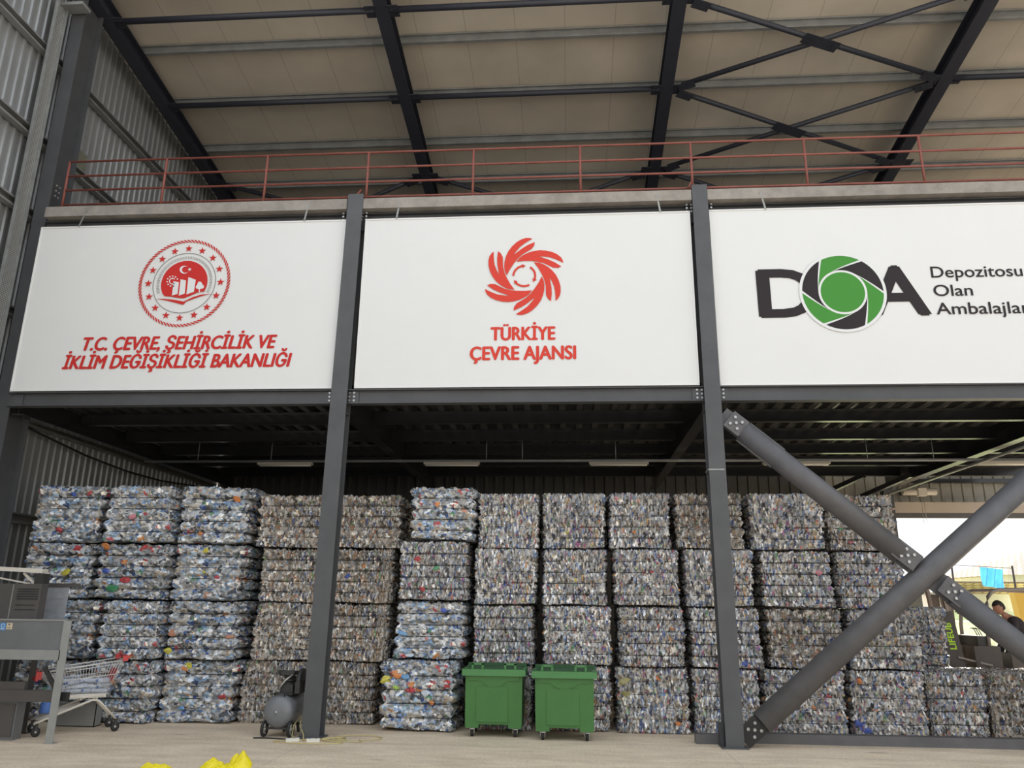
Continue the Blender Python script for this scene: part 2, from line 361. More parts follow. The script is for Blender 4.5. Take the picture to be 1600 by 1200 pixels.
# trapezoid decking: ribs along y
mb = MB(); pts = []; x = -8.72; pit = 0.29
while x < 10.4:
    pts += [(x, 4.97), (x + pit * 0.45, 4.97), (x + pit * 0.55, 4.905), (x + pit * 0.90, 4.905)]; x += pit
lo = [mb.bm.verts.new((a, 11.34, b)) for a, b in pts]; hi = [mb.bm.verts.new((a, 19.5, b)) for a, b in pts]
lo2 = [mb.bm.verts.new((a, 11.34, 4.985)) for a, b in pts]; hi2 = [mb.bm.verts.new((a, 19.5, 4.985)) for a, b in pts]
for i in range(len(pts) - 1):
    mb.bm.faces.new((lo[i], lo[i + 1], hi[i + 1], hi[i])); mb.bm.faces.new((lo2[i], hi2[i], hi2[i + 1], lo2[i + 1]))
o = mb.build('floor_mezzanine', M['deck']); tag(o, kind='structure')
# roof panels
mb = MB(); bm = mb.bm
v = [bm.verts.new((x, y, rz(y) + 0.565 + dz)) for dz in (0, 0.08) for y in (R0, R1 + 0.15) for x in (-9.45, 19.6)]
for f in ((0, 1, 3, 2), (4, 6, 7, 5), (0, 4, 5, 1), (2, 3, 7, 6), (0, 2, 6, 4), (1, 5, 7, 3)): bm.faces.new([v[i] for i in f])
o = mb.build('ceiling', M['roof']); tag(o, kind='structure')
# a small pane in the sheet wall beside the gable column
o = MB().bx(-9.40, -9.36, 12.45, 12.85, 9.55, 10.15).build('window_1', M['galv']); tag(o, kind='structure')
MB().bx(-9.36, -9.35, 12.49, 12.81, 9.60, 10.10).build('pane', M['pane'], o)

# ================================================================== ROOF STEEL
rn = ['along the left sheet wall', 'first from the left wall', 'second from the left wall', 'third from the left wall, rightmost in view']
for i, x in enumerate([-8.86, -3.45, 2.13, 7.80]):
    r = MB().prof((x, R0, rz(R0) + 0.17), (x, R1, rz(R1) + 0.17), I(0.34, 0.26, 0.022, 0.02)).build('roof_rafter', M['navy'])
    tag(r, 'dark steel rafter sloping under the beige roof, ' + rn[i], 'rafter', 'roof rafters')
    for y in (12.05, 14.28, 16.85):
        z = rz(y) - 0.012
        for s in ((-1, 1) if i not in (0,) else (1,)):
            mb = MB(); mb.box((x + s * 0.20, y, z + 0.03), (0.24, 0.30, 0.016))
            bolts(mb, (x + s * 0.24, y, z + 0.02), (1, 0, 0), (0, 1, 0), (0, 0, -1), [(a, b) for a in (-0.03, 0.03) for b in (-0.07, 0.0, 0.07)], 0.015, 0.016)
            mb.build('gusset_plate', M['navy'], r)
for k, y in enumerate((11.75, 13.2, 14.68, 16.18, 17.6, 19.0)):
    z = rz(y) + 0.345 + 0.105
    pr = MB().prof((-9.3, y, z), (19.4, y, z), Cs(0.21, 0.075, 0.008, 0.03)).build('roof_purlin', M['galvpur'])
    nm = {13.2: 'the nearest one in full view', 14.68: 'just above the row of dark tie tubes', 16.18: 'just above the top red rail', 17.6: 'seen between the red rails'}.get(y, None)
    tag(pr, 'galvanised roof purlin under the beige roof, ' + (nm or {11.75: 'in front of the first tie tubes', 19.0: 'lowest, by the back wall'}[y]), 'purlin', 'roof purlins')
    for i, x in enumerate([-3.45, 2.13, 7.80]):                     # lap sleeves at the rafters, slightly rusty
        MB().bx(x - 0.45, x + 0.55, y - 0.012, y - 0.002, z - 0.098, z + 0.098).build('lap_sleeve', M['galv'], pr)
bays = ['in the left roof bay', 'in the middle roof bay', 'in the braced roof bay', 'in the roof bay at the right edge']
for y, rows in ((12.05, 'nearest row'), (14.28, 'second row')):
    for b, (xa, xb) in enumerate(((-8.72, -3.60), (-3.30, 1.98), (None, None), (7.95, 13.2))):
        if xa is None: continue
        t = MB().tube((xa, y, rz(y) + 0.05), (xb, y, rz(y) + 0.05), 0.062, 10).build('tie_tube', M['navy'])
        tag(t, 'dark tie tube between rafters %s, %s' % (bays[b], rows), 'steel tube', 'roof tie tubes')
def roof_x(xa, xb, ya, yb, name_a, name_b, split=True):
    """two crossing tubes in the roof plane with a gusset at the crossing"""
    P = lambda x, y: Vector((x, y, rz(y) + 0.03))
    a0, a1 = P(xa + 0.30, ya + 0.10), P(xb - 0.30, yb - 0.10); b0, b1 = P(xa + 0.30, yb - 0.10), P(xb - 0.30, ya + 0.10)
    one = MB().tube(b0, b1, 0.055, 10).build('roof_brace', M['navy']); tag(one, name_b, 'roof brace', 'roof cross braces')
    d = (a1 - a0).normalized(); c = (a0 + a1) / 2
    two = MB().tube(a0, a1, 0.055, 10).build('roof_brace', M['navy']); tag(two, name_a, 'roof brace', 'roof cross braces')
    g = MB(); n = Vector((0, -0.14, -1)).normalized()
    e1 = d; e2 = n.cross(d).normalized()
    R = Matrix((e1, e2, n)).transposed()
    g.box(c + n * 0.062, (0.78, 0.24, 0.014), R)
    bolts(g, c + n * 0.07, e1, e2, n, [(s * a, b) for s in (-1, 1) for a in (0.22, 0.30) for b in (-0.05, 0.05)], 0.016, 0.016)
    g.build('gusset_plate', M['navy'], two)
    for p, q in ((a0, a1), (a1, a0), (b0, b1), (b1, b0)):
        dd = (q - p).normalized(); e = n.cross(dd).normalized(); Rm = Matrix((dd, e, n)).transposed(); gg = MB()
        gg.box(p + dd * 0.10 + n * 0.062, (0.34, 0.19, 0.014), Rm)
        bolts(gg, p + dd * 0.1 + n * 0.07, dd, e, n, [(a, b) for a in (-0.07, 0.05) for b in (-0.045, 0.045)], 0.014, 0.014)
        gg.build('end_plate', M['navy'], two if p in (a0, a1) else one)
roof_x(2.13, 7.80, 12.05, 14.28, 'dark roof brace running down to the right, upper X of the braced bay', 'dark roof brace running down to the left, upper X of the braced bay')
roof_x(2.13, 7.80, 14.28, 16.85, 'dark roof brace running down to the right, X just above the red railing', 'dark roof brace running down to the left, X just above the red railing')
roof_x(-8.86, -3.45, 16.85, 19.6, 'dark roof brace seen low behind the railing, left bay, running down right', 'dark roof brace seen low behind the railing, left bay, running down left')
roof_x(-3.45, 2.13, 16.85, 19.6, 'dark roof brace seen low behind the railing, middle bay, running down right', 'dark roof brace seen low behind the railing, middle bay, running down left')
roof_x(2.13, 7.80, 16.85, 19.6, 'dark roof brace seen low behind the railing, right bay, running down right', 'dark roof brace seen low behind the railing, right bay, running down left')

# ================================================================== LEFT WALL FITTINGS
gl = {1.45: 'lowest, hidden behind the grey machine', 3.08: 'level with the top row of bales', 4.72: 'level with the edge girder under the banners', 6.4: 'level with the middle of the banners',
      8.2: 'ending at the top of the first banner', 9.6: 'level with the red railing', 11.25: 'highest on the wall'}
for z, d in gl.items():
    g = MB().prof((-9.38, 7.1, z), (-9.38, 20.0, z), Cs(0.17, -0.09, -0.006, 0.03) if False else [(0, -0.085), (0.13, -0.085), (0.13, -0.055), (0.124, -0.055), (0.124, -0.079), (0.006, -0.079), (0.006, 0.079), (0.124, 0.079), (0.124, 0.055), (0.13, 0.055), (0.13, 0.085), (0, 0.085)]).build('wall_girt', M['galvpur'])
    tag(g, 'galvanised rail on the left sheet wall, ' + d, 'wall rail', 'wall rails on the left')
# gable column from floor to rafter
o = MB().prof((-8.985, 11.66, 0), (-8.985, 11.66, rz(11.66)), I(0.50, 0.25, 0.018, 0.014), (0, 1, 0)).build('gable_column', M['post'])
tag(o, 'tall dark steel column by the left sheet wall, reaching the roof', 'steel column')
MB().bx(-9.15, -8.80, 11.38, 11.93, 0, 0.025).build('base_plate', M['post'], o)
for a in (0, 0.08):
    for b in (-0.1, 0, 0.1): bolts(MB(), (-8.86, 11.50, 8.6), (0, 1, 0), (0, 0, 1), (1, 0, 0), [(a, b)], 0.016, 0.02).build('bolt', M['bolt'], o)
# perforated upright cable channel
def perf_mat():
    m = bpy.data.materials.new('perforated_galvanised'); m.use_nodes = True; N = m.node_tree.nodes; L = m.node_tree.links; b = N['Principled BSDF']
    b.inputs['Roughness'].default_value = 0.45; b.inputs['Metallic'].default_value = 0.25
    t = N.new('ShaderNodeTexCoord'); mp = N.new('ShaderNodeMapping'); mp.inputs['Scale'].default_value = (28, 28, 28); L.new(t.outputs['Object'], mp.inputs[0])
    fr = N.new('ShaderNodeVectorMath'); fr.operation = 'FRACTION'; L.new(mp.outputs[0], fr.inputs[0])
    sb = N.new('ShaderNodeVectorMath'); sb.operation = 'SUBTRACT'; sb.inputs[1].default_value = (0.5, 0.5, 0.5); L.new(fr.outputs[0], sb.inputs[0])
    mu = N.new('ShaderNodeVectorMath'); mu.operation = 'MULTIPLY'; mu.inputs[1].default_value = (0, 1, 1); L.new(sb.outputs[0], mu.inputs[0])
    ln = N.new('ShaderNodeVectorMath'); ln.operation = 'LENGTH'; L.new(mu.outputs[0], ln.inputs[0])
    r = N.new('ShaderNodeValToRGB'); r.color_ramp.elements[0].position = 0.25; r.color_ramp.elements[0].color = (0.04, 0.04, 0.04, 1)
    r.color_ramp.elements[1].position = 0.30; r.color_ramp.elements[1].color = (0.40, 0.40, 0.38, 1); L.new(ln.outputs['Value'], r.inputs[0]); L.new(r.outputs[0], b.inputs['Base Color']); return m
M['perf'] = perf_mat()
o = empty('cable_channel', (-9.17, 11.16, 0), 'upright perforated galvanised cable channel on the left sheet wall beside the gable column', 'cable channel')
MB().bx(-0.012, 0.0, -0.13, 0.13, 2.4, 12.35).build('perforated_web', M['perf'], o)
MB().bx(0.0, 0.06, -0.135, -0.125, 2.4, 12.35).bx(0.0, 0.06, 0.125, 0.135, 2.4, 12.35).build('flange', M['galv'], o)
MB().bx(-0.02, 0.42, -0.02, 0.22, 12.2, 12.26).build('top_bracket', M['galvpur'], o)
o = MB().path([(-9.235, 12.0, 4.66), (-9.2, 12.6, 4.55), (-9.15, 14.0, 4.40), (-9.15, 15.4, 4.34), (-9.15, 16.8, 4.36), (-9.2, 18.6, 4.50), (-9.235, 19.9, 4.66)], 0.02, 6).build('hanging_cable', M['rubber'])
tag(o, 'black cable sagging along the left wall under the deck', 'cable')

# ================================================================== MEZZANINE STEEL
pn = ['', 'left bare steel post in front of the bales, air compressor at its foot', 'right bare steel post in front of the bales, pipe brace bolted to it', 'charcoal steel post where the pipe braces end, beyond the right edge']
for i in (1, 2, 3):
    x = PX[i]
    xb, xt, wf = {1: (-3.495, -3.405, 0.25), 2: (2.105, 2.085, 0.235), 3: (7.70, 7.70, 0.235)}[i]
    p = MB().prof((xb, YF, 0), (xt, YF, 8.15), I(0.24, wf, 0.016, 0.012), (0, 1, 0)).build('steel_post', M['post'])
    tag(p, 'charcoal ' + pn[i] if i < 3 else pn[i], 'steel post', 'mezzanine posts')
    MB().bx(xb - 0.17, xb + 0.17, YF - 0.15, YF + 0.15, 0, 0.02).build('base_plate', M['post'], p)
    for s in (-1, 1):
        for z in (4.77, 7.80):
            for a in (-0.035, 0.035):
                for b in (-0.06, 0, 0.06): bolts(MB(), (x + s * 0.155, YF + 0.01, z), (1, 0, 0), (0, 0, 1), (0, -1, 0), [(a, b)], 0.018, 0.03).build('bolt', M['bolt'], p)
    MB().bx(x - 0.105, x + 0.105, YF - 0.118, YF + 0.118, 4.50, 4.515).build('stiffener', M['post'], p)
    if i == 2: MB().bx(x - 0.112, x + 0.112, YF - 0.126, YF + 0.126, 3.62, 3.64).build('clamp_strap', M['galv'], p)
bn = ['left banner', 'middle banner', 'right banner']
ends = [(-8.76, PX[1] - 0.02), (PX[1] + 0.02, PX[2] - 0.02), (PX[2] + 0.02, PX[3] - 0.02)]
for i, (xa, xb) in enumerate(ends):
    g = MB().prof((xa, YF + 0.02, 4.765), (xb, YF + 0.02, 4.765), I(0.22, 0.15, 0.012, 0.01)).build('edge_girder', M['post'])
    tag(g, 'dark steel edge girder directly under the %s' % bn[i], 'girder', 'lower edge girders')
    for s, xx in ((1, xa + 0.16), (-1, xb - 0.16)):
        mb = MB(); mb.box((xx, YF - 0.0, 4.765), (0.16, 0.012, 0.17)); mb.build('splice_plate', M['post'], g)
    g = MB().prof((xa, YF + 0.10, 7.72), (xb, YF + 0.10, 7.72), I(0.30, 0.16, 0.012, 0.01)).build('edge_girder', M['post'])
    tag(g, 'dark steel girder showing between the %s and the concrete edge' % bn[i], 'girder', 'upper edge girders')
    k = MB().bx(xa + 0.03 if i else -8.68, xb - 0.10 if i < 2 else 10.4, YF - 0.10, 11.40, 7.895, 8.075)
    if i: pass
    k = k.build('concrete_edge', M['concrete'], bevel=0.008)
    tag(k, 'pale concrete slab edge above the %s' % bn[i], 'slab edge', 'slab edges')
cn = ['along the left sheet wall', 'behind the left steel post', 'behind the right steel post', 'lit from below, near the right edge']
for i, x in enumerate(PX):
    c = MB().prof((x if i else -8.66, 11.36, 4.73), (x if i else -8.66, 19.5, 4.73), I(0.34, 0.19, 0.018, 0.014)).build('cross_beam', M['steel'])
    tag(c, 'dark beam running back under the deck, ' + cn[i], 'beam', 'deck cross beams')
JY = (12.76, 14.2, 15.55, 16.95, 18.35)
rown = ['front row', 'second row', 'third row', 'fourth row', 'rearmost row']
bay3 = ['under the deck behind the left banner', 'under the deck behind the middle banner', 'under the deck behind the right banner']
JX = [(-8.54, PX[1] - 0.11), (PX[1] + 0.11, PX[2] - 0.11), (PX[2] + 0.11, PX[3] - 0.11), (PX[3] + 0.11, 10.4)]
for r, y in enumerate(JY):
    for b, (xa, xb) in enumerate(JX):
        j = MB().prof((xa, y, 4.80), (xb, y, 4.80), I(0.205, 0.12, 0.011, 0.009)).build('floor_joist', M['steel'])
        tag(j, 'dark floor joist %s, %s' % (bay3[b] if b < 3 else 'beyond the last cross beam at the right edge', rown[r]), 'joist', 'floor joists')
        if r < 4:
            for xx in (xa + 0.12, xb - 0.12):
                mb = MB(); mb.box((xx, y - 0.012, 4.79), (0.12, 0.01, 0.16)); bolts(mb, (xx, y - 0.017, 4.79), (1, 0, 0), (0, 0, 1), (0, -1, 0), [(a, c) for a in (-0.03, 0.03) for c in (-0.05, 0, 0.05)], 0.012, 0.018)
                mb.build('end_cleat', M['steel'], j)
# conduit with hanger rods and the switched-off lamps
o = MB().tube((-8.5, 14.9, 4.45), (10.3, 14.9, 4.45), 0.028, 8).build('conduit_rail', M['galvpur'])
tag(o, 'long thin conduit rail hung across the underside of the deck', 'conduit')
for x in (-7.4, -5.9, -4.6, -1.6, -0.9, 0.9, 2.9, 3.8, 5.6, 6.8, 9.0):
    MB().tube((x, 14.9, 4.47), (x, 14.9, 4.9), 0.008, 6).build('hanger_rod', M['galv'], o)
ln_ = ['above the third stack of bales', 'right of the left steel post', 'left of the right steel post', 'right of the right steel post', 'in front of the last cross beam at the right']
for i, (xa, xb) in enumerate(((-6.15, -5.05), (-2.82, -1.73), (0.39, 1.52), (3.66, 4.90), (7.55, 8.75))):
    l = empty('strip_lamp', ((xa + xb) / 2, 14.9, 4.42), 'switched-off strip lamp under the conduit, ' + ln_[i], 'lamp', 'strip lamps'); h = (xb - xa) / 2
    MB().bx(-h, h, -0.06, 0.06, -0.045, 0.0).build('casing', M['lampoff'], l, bevel=0.008)
    MB().tube((-h + 0.03, 0, -0.055), (h - 0.03, 0, -0.055), 0.02, 8).build('lamp_tube', M['white'], l)
o = MB().tube((7.55, 12.0, 4.38), (7.55, 19.4, 4.38), 0.03, 8).build('conduit_rail', M['galv']); tag(o, 'thin bright conduit running back beside the last cross beam', 'conduit')
p = MB().prof((7.72, 19.6, 0), (7.72, 19.6, 4.56), I(0.24, 0.22, 0.016, 0.012), (0, 1, 0)).build('rear_post', M['post']); tag(p, 'dark rear post right of the last bale stack, beside the bright opening', 'steel post')
MB().bx(7.55, 7.89, 19.43, 19.77, 0, 0.02).build('base_plate', M['post'], p)
for k, (a, b, lab) in enumerate((((5.3, 19.3, 4.05), (6.5, 17.6, 4.6), 'dark diagonal strut under the deck above the last tall stacks, left one'), ((6.3, 19.3, 4.05), (7.5, 17.6, 4.6), 'dark diagonal strut under the deck beside the rear post, right one'))):
    o = MB().bar(a, b, 0.1, 0.1).build('knee_brace', M['steel']); tag(o, lab, 'brace', 'struts under the deck')

# pipe braces of the right bay
BR = 0.155
def brace_plate(mb, c, d, L=0.34, w=0.26):
    n = Vector((0, -1, 0)); e = n.cross(d).normalized(); R = Matrix((d, e, n)).transposed()
    mb.box(c, (L, w, 0.03), R); return e
a0 = Vector((2.22, YF, 0.09)); a1 = Vector((7.60, YF, 4.52)); d = (a1 - a0).normalized()
o = MB().tube(a0 + d * 0.34, a1 - d * 0.34, BR, 28).build('pipe_brace', M['tube']); tag(o, 'thick dark pipe brace rising from the right post base to the upper right', 'pipe brace', 'pipe braces')
mb = MB(); e = brace_plate(mb, a0 + d * 0.22, d, 0.42)
mb.build('gusset_plate', M['steel'], o)
Q5 = [(-0.06, -0.06), (-0.06, 0.06), (0.06, -0.06), (0.06, 0.06), (0, 0)]
for q in Q5: bolts(MB(), a0 + d * 0.21 + Vector((0, -0.015, 0)), d, e, (0, -1, 0), [q], 0.022, 0.03).build('bolt', M['bolt'], o)
mb = MB(); brace_plate(mb, a1 - d * 0.22, d, 0.42); mb.build('gusset_plate', M['steel'], o)
b0 = Vector((2.20, YF, 4.47)); b1 = Vector((7.55, YF, -0.12)); C1 = b0 + (b1 - b0) * ((4.82 - 2.2) / 5.35); d2 = (b1 - b0).normalized()
o = MB().tube(b0 + d2 * 0.40, C1 - d2 * 0.42, BR, 28).tube(C1 + d2 * 0.42, b1 - d2 * 0.55, BR, 28).build('pipe_brace', M['tube']); tag(o, 'thick dark pipe brace falling from the right post top to the lower right', 'pipe brace', 'pipe braces')
for q, L_, w_ in ((b0 + d2 * 0.26, 0.46, 0.26), (b0 + d2 * 0.72, 0.6, 0.345), (C1 - d2 * 0.34, 0.46, 0.29), (C1 + d2 * 0.34, 0.46, 0.29), (b1 - d2 * 0.42, 0.36, 0.26)):
    mb = MB(); e = brace_plate(mb, q, d2, L_, w_); mb.build('gusset_plate', M['tube'], o)
for t in (-0.36, 0.36):
    n = Vector((0, -1, 0)); mb = MB(); mb.box(C1 + d2 * t + n * 0.10, (0.34, 0.25, 0.03), Matrix((d2, e, n)).transposed()); mb.build('cover_plate', M['tube'], o)
n = Vector((0, -1, 0)); mb = MB(); mb.box(b0 + d2 * 0.27 + n * 0.10, (0.26, 0.27, 0.03), Matrix((d2, e, n)).transposed()); mb.build('cover_plate', M['tube'], o)
for c, dd in ((b0 + d2 * 0.26, 0.115), (C1 - d2 * 0.36, 0.115), (C1 + d2 * 0.36, 0.115)):
    for q in Q5: bolts(MB(), c + Vector((0, -dd, 0)), d2, e, (0, -1, 0), [q], 0.022, 0.03).build('bolt', M['bolt'], o)
# channel lying on the floor between the posts
o = MB().bx(2.28, 10.5, 11.58, 11.74, 0, 0.125).build('floor_channel', M['tube'], bevel=0.008); tag(o, 'long dark steel channel lying on the floor in front of the right bales', 'steel channel')
o = MB().bx(1.66, 2.02, 11.44, 11.60, 0, 0.12).build('floor_channel', M['tube'], bevel=0.008); tag(o, 'short dark steel stub on the floor left of the right post', 'steel channel')
o = MB().bar((1.98, 11.36, 0.02), (1.98, 11.36, 0.28), 0.05, 0.16, (0, 1, 0)).build('foot_bracket', M['post']); tag(o, 'small bracket standing at the left side of the right post foot', 'bracket')

# ================================================================== RAILING
rail = empty('railing', (0, YF + 0.03, 8.075), 'long red-primed pipe railing on the upper floor edge above the banners', 'railing')
for k, x in enumerate((-8.50, -6.77, -5.01, -3.28, -1.52, 0.23, 2.01, 3.80, 5.58, 7.36, 9.1)):
    MB().tube((x, 0, 0), (x, 0, 0.93), 0.021, 8).build('rail_post', M['redlead'], rail)
for z in (0.925, 0.645, 0.375, 0.10):
    MB().tube((-8.5, 0, z), (10.3, 0, z), 0.0185, 8).build('rail_bar', M['redlead'], rail)
for x, s in ((-3.36, -1), (2.0, -1)):
    MB().tube((x, -0.02, 0.22), (x + s * 0.07, -0.09, 0.06), 0.016, 6).build('rail_stay', M['redlead'], rail)

# ================================================================== BANNERS
YB = 11.17                       # front face of the banners
dg = None
def text_mesh(body, shear=0.0, off=0.0, spacing=1.0):
    cu = bpy.data.curves.new('t', 'FONT'); cu.body = body; cu.size = 1; cu.shear = shear; cu.offset = off; cu.space_character = spacing; cu.resolution_u = 5
    ob = bpy.data.objects.new('t', cu); COL.objects.link(ob); bpy.context.view_layer.update()
    me = bpy.data.meshes.new_from_object(ob.evaluated_get(bpy.context.evaluated_depsgraph_get()))
    bpy.data.objects.remove(ob); bpy.data.curves.remove(cu); return me
def text_xz(parent, name, body, x0, x1, z0, z1, m, y, shear=0.0, off=0.0, ref=None, spacing=1.0, bold=0.0):
    """fit the text so that its reference letters' box is x0..x1, z0..z1 (z from baseline to cap height)"""
    me = text_mesh(body, shear, off, spacing); n = len(me.vertices); co = np.empty(n * 3); me.vertices.foreach_get('co', co); co = co.reshape(-1, 3)
    r = text_mesh(ref or 'E', 0, off); rc = np.empty(len(r.vertices) * 3); r.vertices.foreach_get('co', rc); rc = rc.reshape(-1, 3)
    base, cap = rc[:, 1].min(), rc[:, 1].max(); bpy.data.meshes.remove(r)
    xa, xb = co[:, 0].min(), co[:, 0].max()
    out = np.zeros_like(co)
    out[:, 0] = x0 + (co[:, 0] - xa) / (xb - xa) * (x1 - x0); out[:, 2] = z0 + (co[:, 1] - base) / (cap - base) * (z1 - z0); out[:, 1] = y - co[:, 2]
    me.vertices.foreach_set('co', out.ravel()); me.update()
    if bold:                                     # heavier strokes: the outline repeated a little to either side
        bm = bmesh.new()
        for k, (dx, dz) in enumerate(((0, 0), (bold, 0), (-bold, 0), (0, bold * 0.6), (0, -bold * 0.6))):
            v0 = len(bm.verts); bm.from_mesh(me); bm.verts.ensure_lookup_table()
            for v in bm.verts[v0:]: v.co += Vector((dx, -0.00015 * k, dz))
        bm.to_mesh(me); bm.free()
    me.materials.clear(); me.materials.append(m); me.name = name
    o = bpy.data.objects.new(name, me); COL.objects.link(o); o.parent = parent; return o
def plates(name, polys, m, parent, y, th=0.004):
    mb = MB()
    for p in polys: mb.plate(p, y - th, y)
    return mb.build(name, m, parent, tri=True)
def ring_polys(c, ri, ro, n=64):
    out = []
    for k in range(n):
        a, b = 2 * pi * k / n, 2 * pi * (k + 1) / n
        out.append([(c[0] + r * cos(t), c[1] + r * sin(t)) for r, t in ((ri, a), (ro, a), (ro, b), (ri, b))])
    return out
def ringmesh(name, c, ri, ro, m, parent, y, th=0.004, n=96):
    mb = MB(); bm = mb.bm
    R = [[bm.verts.new((c[0] + r * cos(2 * pi * k / n), yy, c[1] + r * sin(2 * pi * k / n))) for k in range(n)] for r, yy in ((ri, y), (ri, y - th), (ro, y - th), (ro, y))]
    for i in range(4):
        A, B = R[i], R[(i + 1) % 4]
        for k in range(n): bm.faces.new((A[k], A[(k + 1) % n], B[(k + 1) % n], B[k]))
    return mb.build(name, m, parent)
def disc(c, r, n=64, a0=0, a1=2 * pi): return [(c[0] + r * cos(a0 + (a1 - a0) * k / n), c[1] + r * sin(a0 + (a1 - a0) * k / n)) for k in range(n if abs(a1 - a0 - 2 * pi) < 1e-6 else n + 1)]
def star(c, r, rot=pi / 2): return [(c[0] + (r if k % 2 == 0 else r * 0.40) * cos(rot + pi * k / 5), c[1] + (r if k % 2 == 0 else r * 0.40) * sin(rot + pi * k / 5)) for k in range(10)]

def banner(x0, x1, z0, z1, label):
    b = empty('banner', (0, 0, 0), label, 'banner', 'hung banners')
    mb = MB(); bm = mb.bm; nx, nz = 60, 30; g = []
    for i in range(nx + 1):
        col = []
        for j in range(nz + 1):
            u, v = i / nx, j / nz; x = x0 + (x1 - x0) * u; z = z0 + (z1 - z0) * v
            edge = min(u, 1 - u, v * 0.6, (1 - v) * 0.6); k = min(1, edge * 12)
            col.append(bm.verts.new((x, YB + 0.0045 + 0.003 * k * sin(x * 2.3 + z * 1.7) * sin(z * 2.9 - x), z)))
        g.append(col)
    for i in range(nx):
        for j in range(nz):
            f = bm.faces.new((g[i][j], g[i + 1][j], g[i + 1][j + 1], g[i][j + 1])); f.smooth = True
    # close the back so the sheet has thickness
    bk = [bm.verts.new((x, YB + 0.03, z)) for x, z in ((x0, z0), (x1, z0), (x1, z1), (x0, z1))]; bm.faces.new(bk[::-1])
    mb.build('printed_sheet', M['banner'], b)
    mb = MB(); t = 0.018
    for a in ((x0 - t, x1 + t, z1 - 0.004, z1 + t), (x0 - t, x1 + t, z0 - t, z0 + 0.004), (x0 - t, x0 + 0.004, z0, z1), (x1 - 0.004, x1 + t, z0, z1)): mb.bx(a[0], a[1], YB - 0.006, YB + 0.045, a[2], a[3])
    mb.build('frame', M['bannerframe'], b)
    return b
YT = YB - 0.0035
# left banner: round emblem ringed by stars, two lines of red italic capitals
b1 = banner(-8.71, -3.56, 4.91, 7.71, 'left white banner, round red emblem ringed by stars over red italic writing')
text_xz(b1, 'lettering', 'T.C. ÇEVRE, ŞEHİRCİLİK VE', -7.65, -4.52, 5.553, 5.765, M['red'], YT, 0.22, bold=0.011)
text_xz(b1, 'lettering', 'İKLİM DEĞİŞİKLİĞİ BAKANLIĞI', -7.93, -4.255, 5.25, 5.462, M['red'], YT, 0.22, bold=0.011)
EC = (-6.13, 6.675)
def ez(x, y):
    k = 693.0
    return (EC[0] + (x - 692 - 0.12 * (607 - y)) / k, EC[1] + (607 - y - 0.022 * (x - 692)) / k)
rope = []
for k in range(80):
    a = 2 * pi * k / 80; h = 2 * pi / 80 * 0.29; w = 0.042
    rope.append([(EC[0] + r * cos(t), EC[1] + r * sin(t)) for r, t in ((0.708, a - h - w), (0.708, a + h - w), (0.756, a + h + w), (0.756, a - h + w))])
plates('emblem_rope_ring', rope, M['red'], b1, YT)
for k in range(16): plates('emblem_star', [star((EC[0] + 0.600 * cos(pi / 2 + 2 * pi * k / 16), EC[1] + 0.600 * sin(pi / 2 + 2 * pi * k / 16)), 0.064)], M['red'], b1, YT)
ringmesh('emblem_thin_ring', EC, 0.512, 0.520, M['greyline'], b1, YT)
ray = []
for k in range(64):
    a = radians(-22 + 224 * k / 63); h = 0.0065
    ray.append([(EC[0] + r * cos(t), EC[1] + r * sin(t)) for r, t in ((0.415, a - h), (0.462, a - h), (0.462, a + h), (0.415, a + h))])
plates('emblem_rays', ray, M['greyline'], b1, YT)
dome = disc((EC[0], EC[1]), 0.382, 48, radians(-30), radians(210))
bt = [ez(470, 768), ez(560, 776), ez(640, 790), ez(690, 792), ez(760, 762), ez(840, 725), ez(918, 708)]
a_end = dome[-1]; dome = dome + bt
plates('emblem_dome', [dome], M['red'], b1, YT)
YE = YT - 0.0045
cres = [ez(692 + 52 * cos(t), 450 - 48 * sin(t)) for t in np.linspace(radians(48), radians(312), 26)] + [ez(706 + 41 * cos(t), 450 - 39 * sin(t)) for t in np.linspace(radians(318), radians(42), 22)]
wh = [cres, star(ez(755, 447), 0.034, pi), [ez(570, 588), ez(632, 604), ez(618, 742), ez(554, 762)], [ez(652, 566), ez(714, 582), ez(700, 738), ez(632, 764)], [ez(742, 540), ez(826, 572), ez(806, 716), ez(720, 748)],
      [ez(858, 690), ez(872, 690), ez(872, 722), ez(858, 722)]]
for c, r in (((850, 655), 26), ((875, 622), 30), ((900, 650), 26), ((872, 655), 26)): wh.append([ez(c[0] + r * cos(t), c[1] - r * sin(t)) for t in np.linspace(0, 2 * pi, 18)[:-1]])
plates('emblem_crescent', wh[:1], M['pwhite'], b1, YE, 0.002); plates('emblem_star', wh[1:2], M['pwhite'], b1, YE, 0.002)
for q in wh[2:5]: plates('emblem_building', [q], M['pwhite'], b1, YE, 0.002)
plates('emblem_tree', [[ez(862, 722), ez(862, 684), ez(836, 680), ez(826, 664), ez(830, 645), ez(843, 632), ez(850, 606), ez(866, 592), ez(884, 596), ez(897, 612), ez(904, 630), ez(918, 640), ez(922, 658), ez(912, 674), ez(894, 680), ez(874, 682), ez(874, 722)]], M['pwhite'], b1, YE, 0.002)
sunp = []
for k in range(14):
    a, c = radians(40 + 280 * k / 14), radians(40 + 280 * (k + 1) / 14)
    sunp.append([ez(558 + r * cos(t), 590 - r * sin(t)) for r, t in ((30, a), (40, a), (40, c), (30, c))])
for k in range(9):
    a = radians(25 + 32 * k); h = 0.11
    sunp.append([ez(558 + r * cos(t), 590 - r * sin(t)) for r, t in ((54, a - h), (70, a - h), (70, a + h), (54, a + h))])
plates('emblem_sun', sunp, M['pwhite'], b1, YE, 0.002)
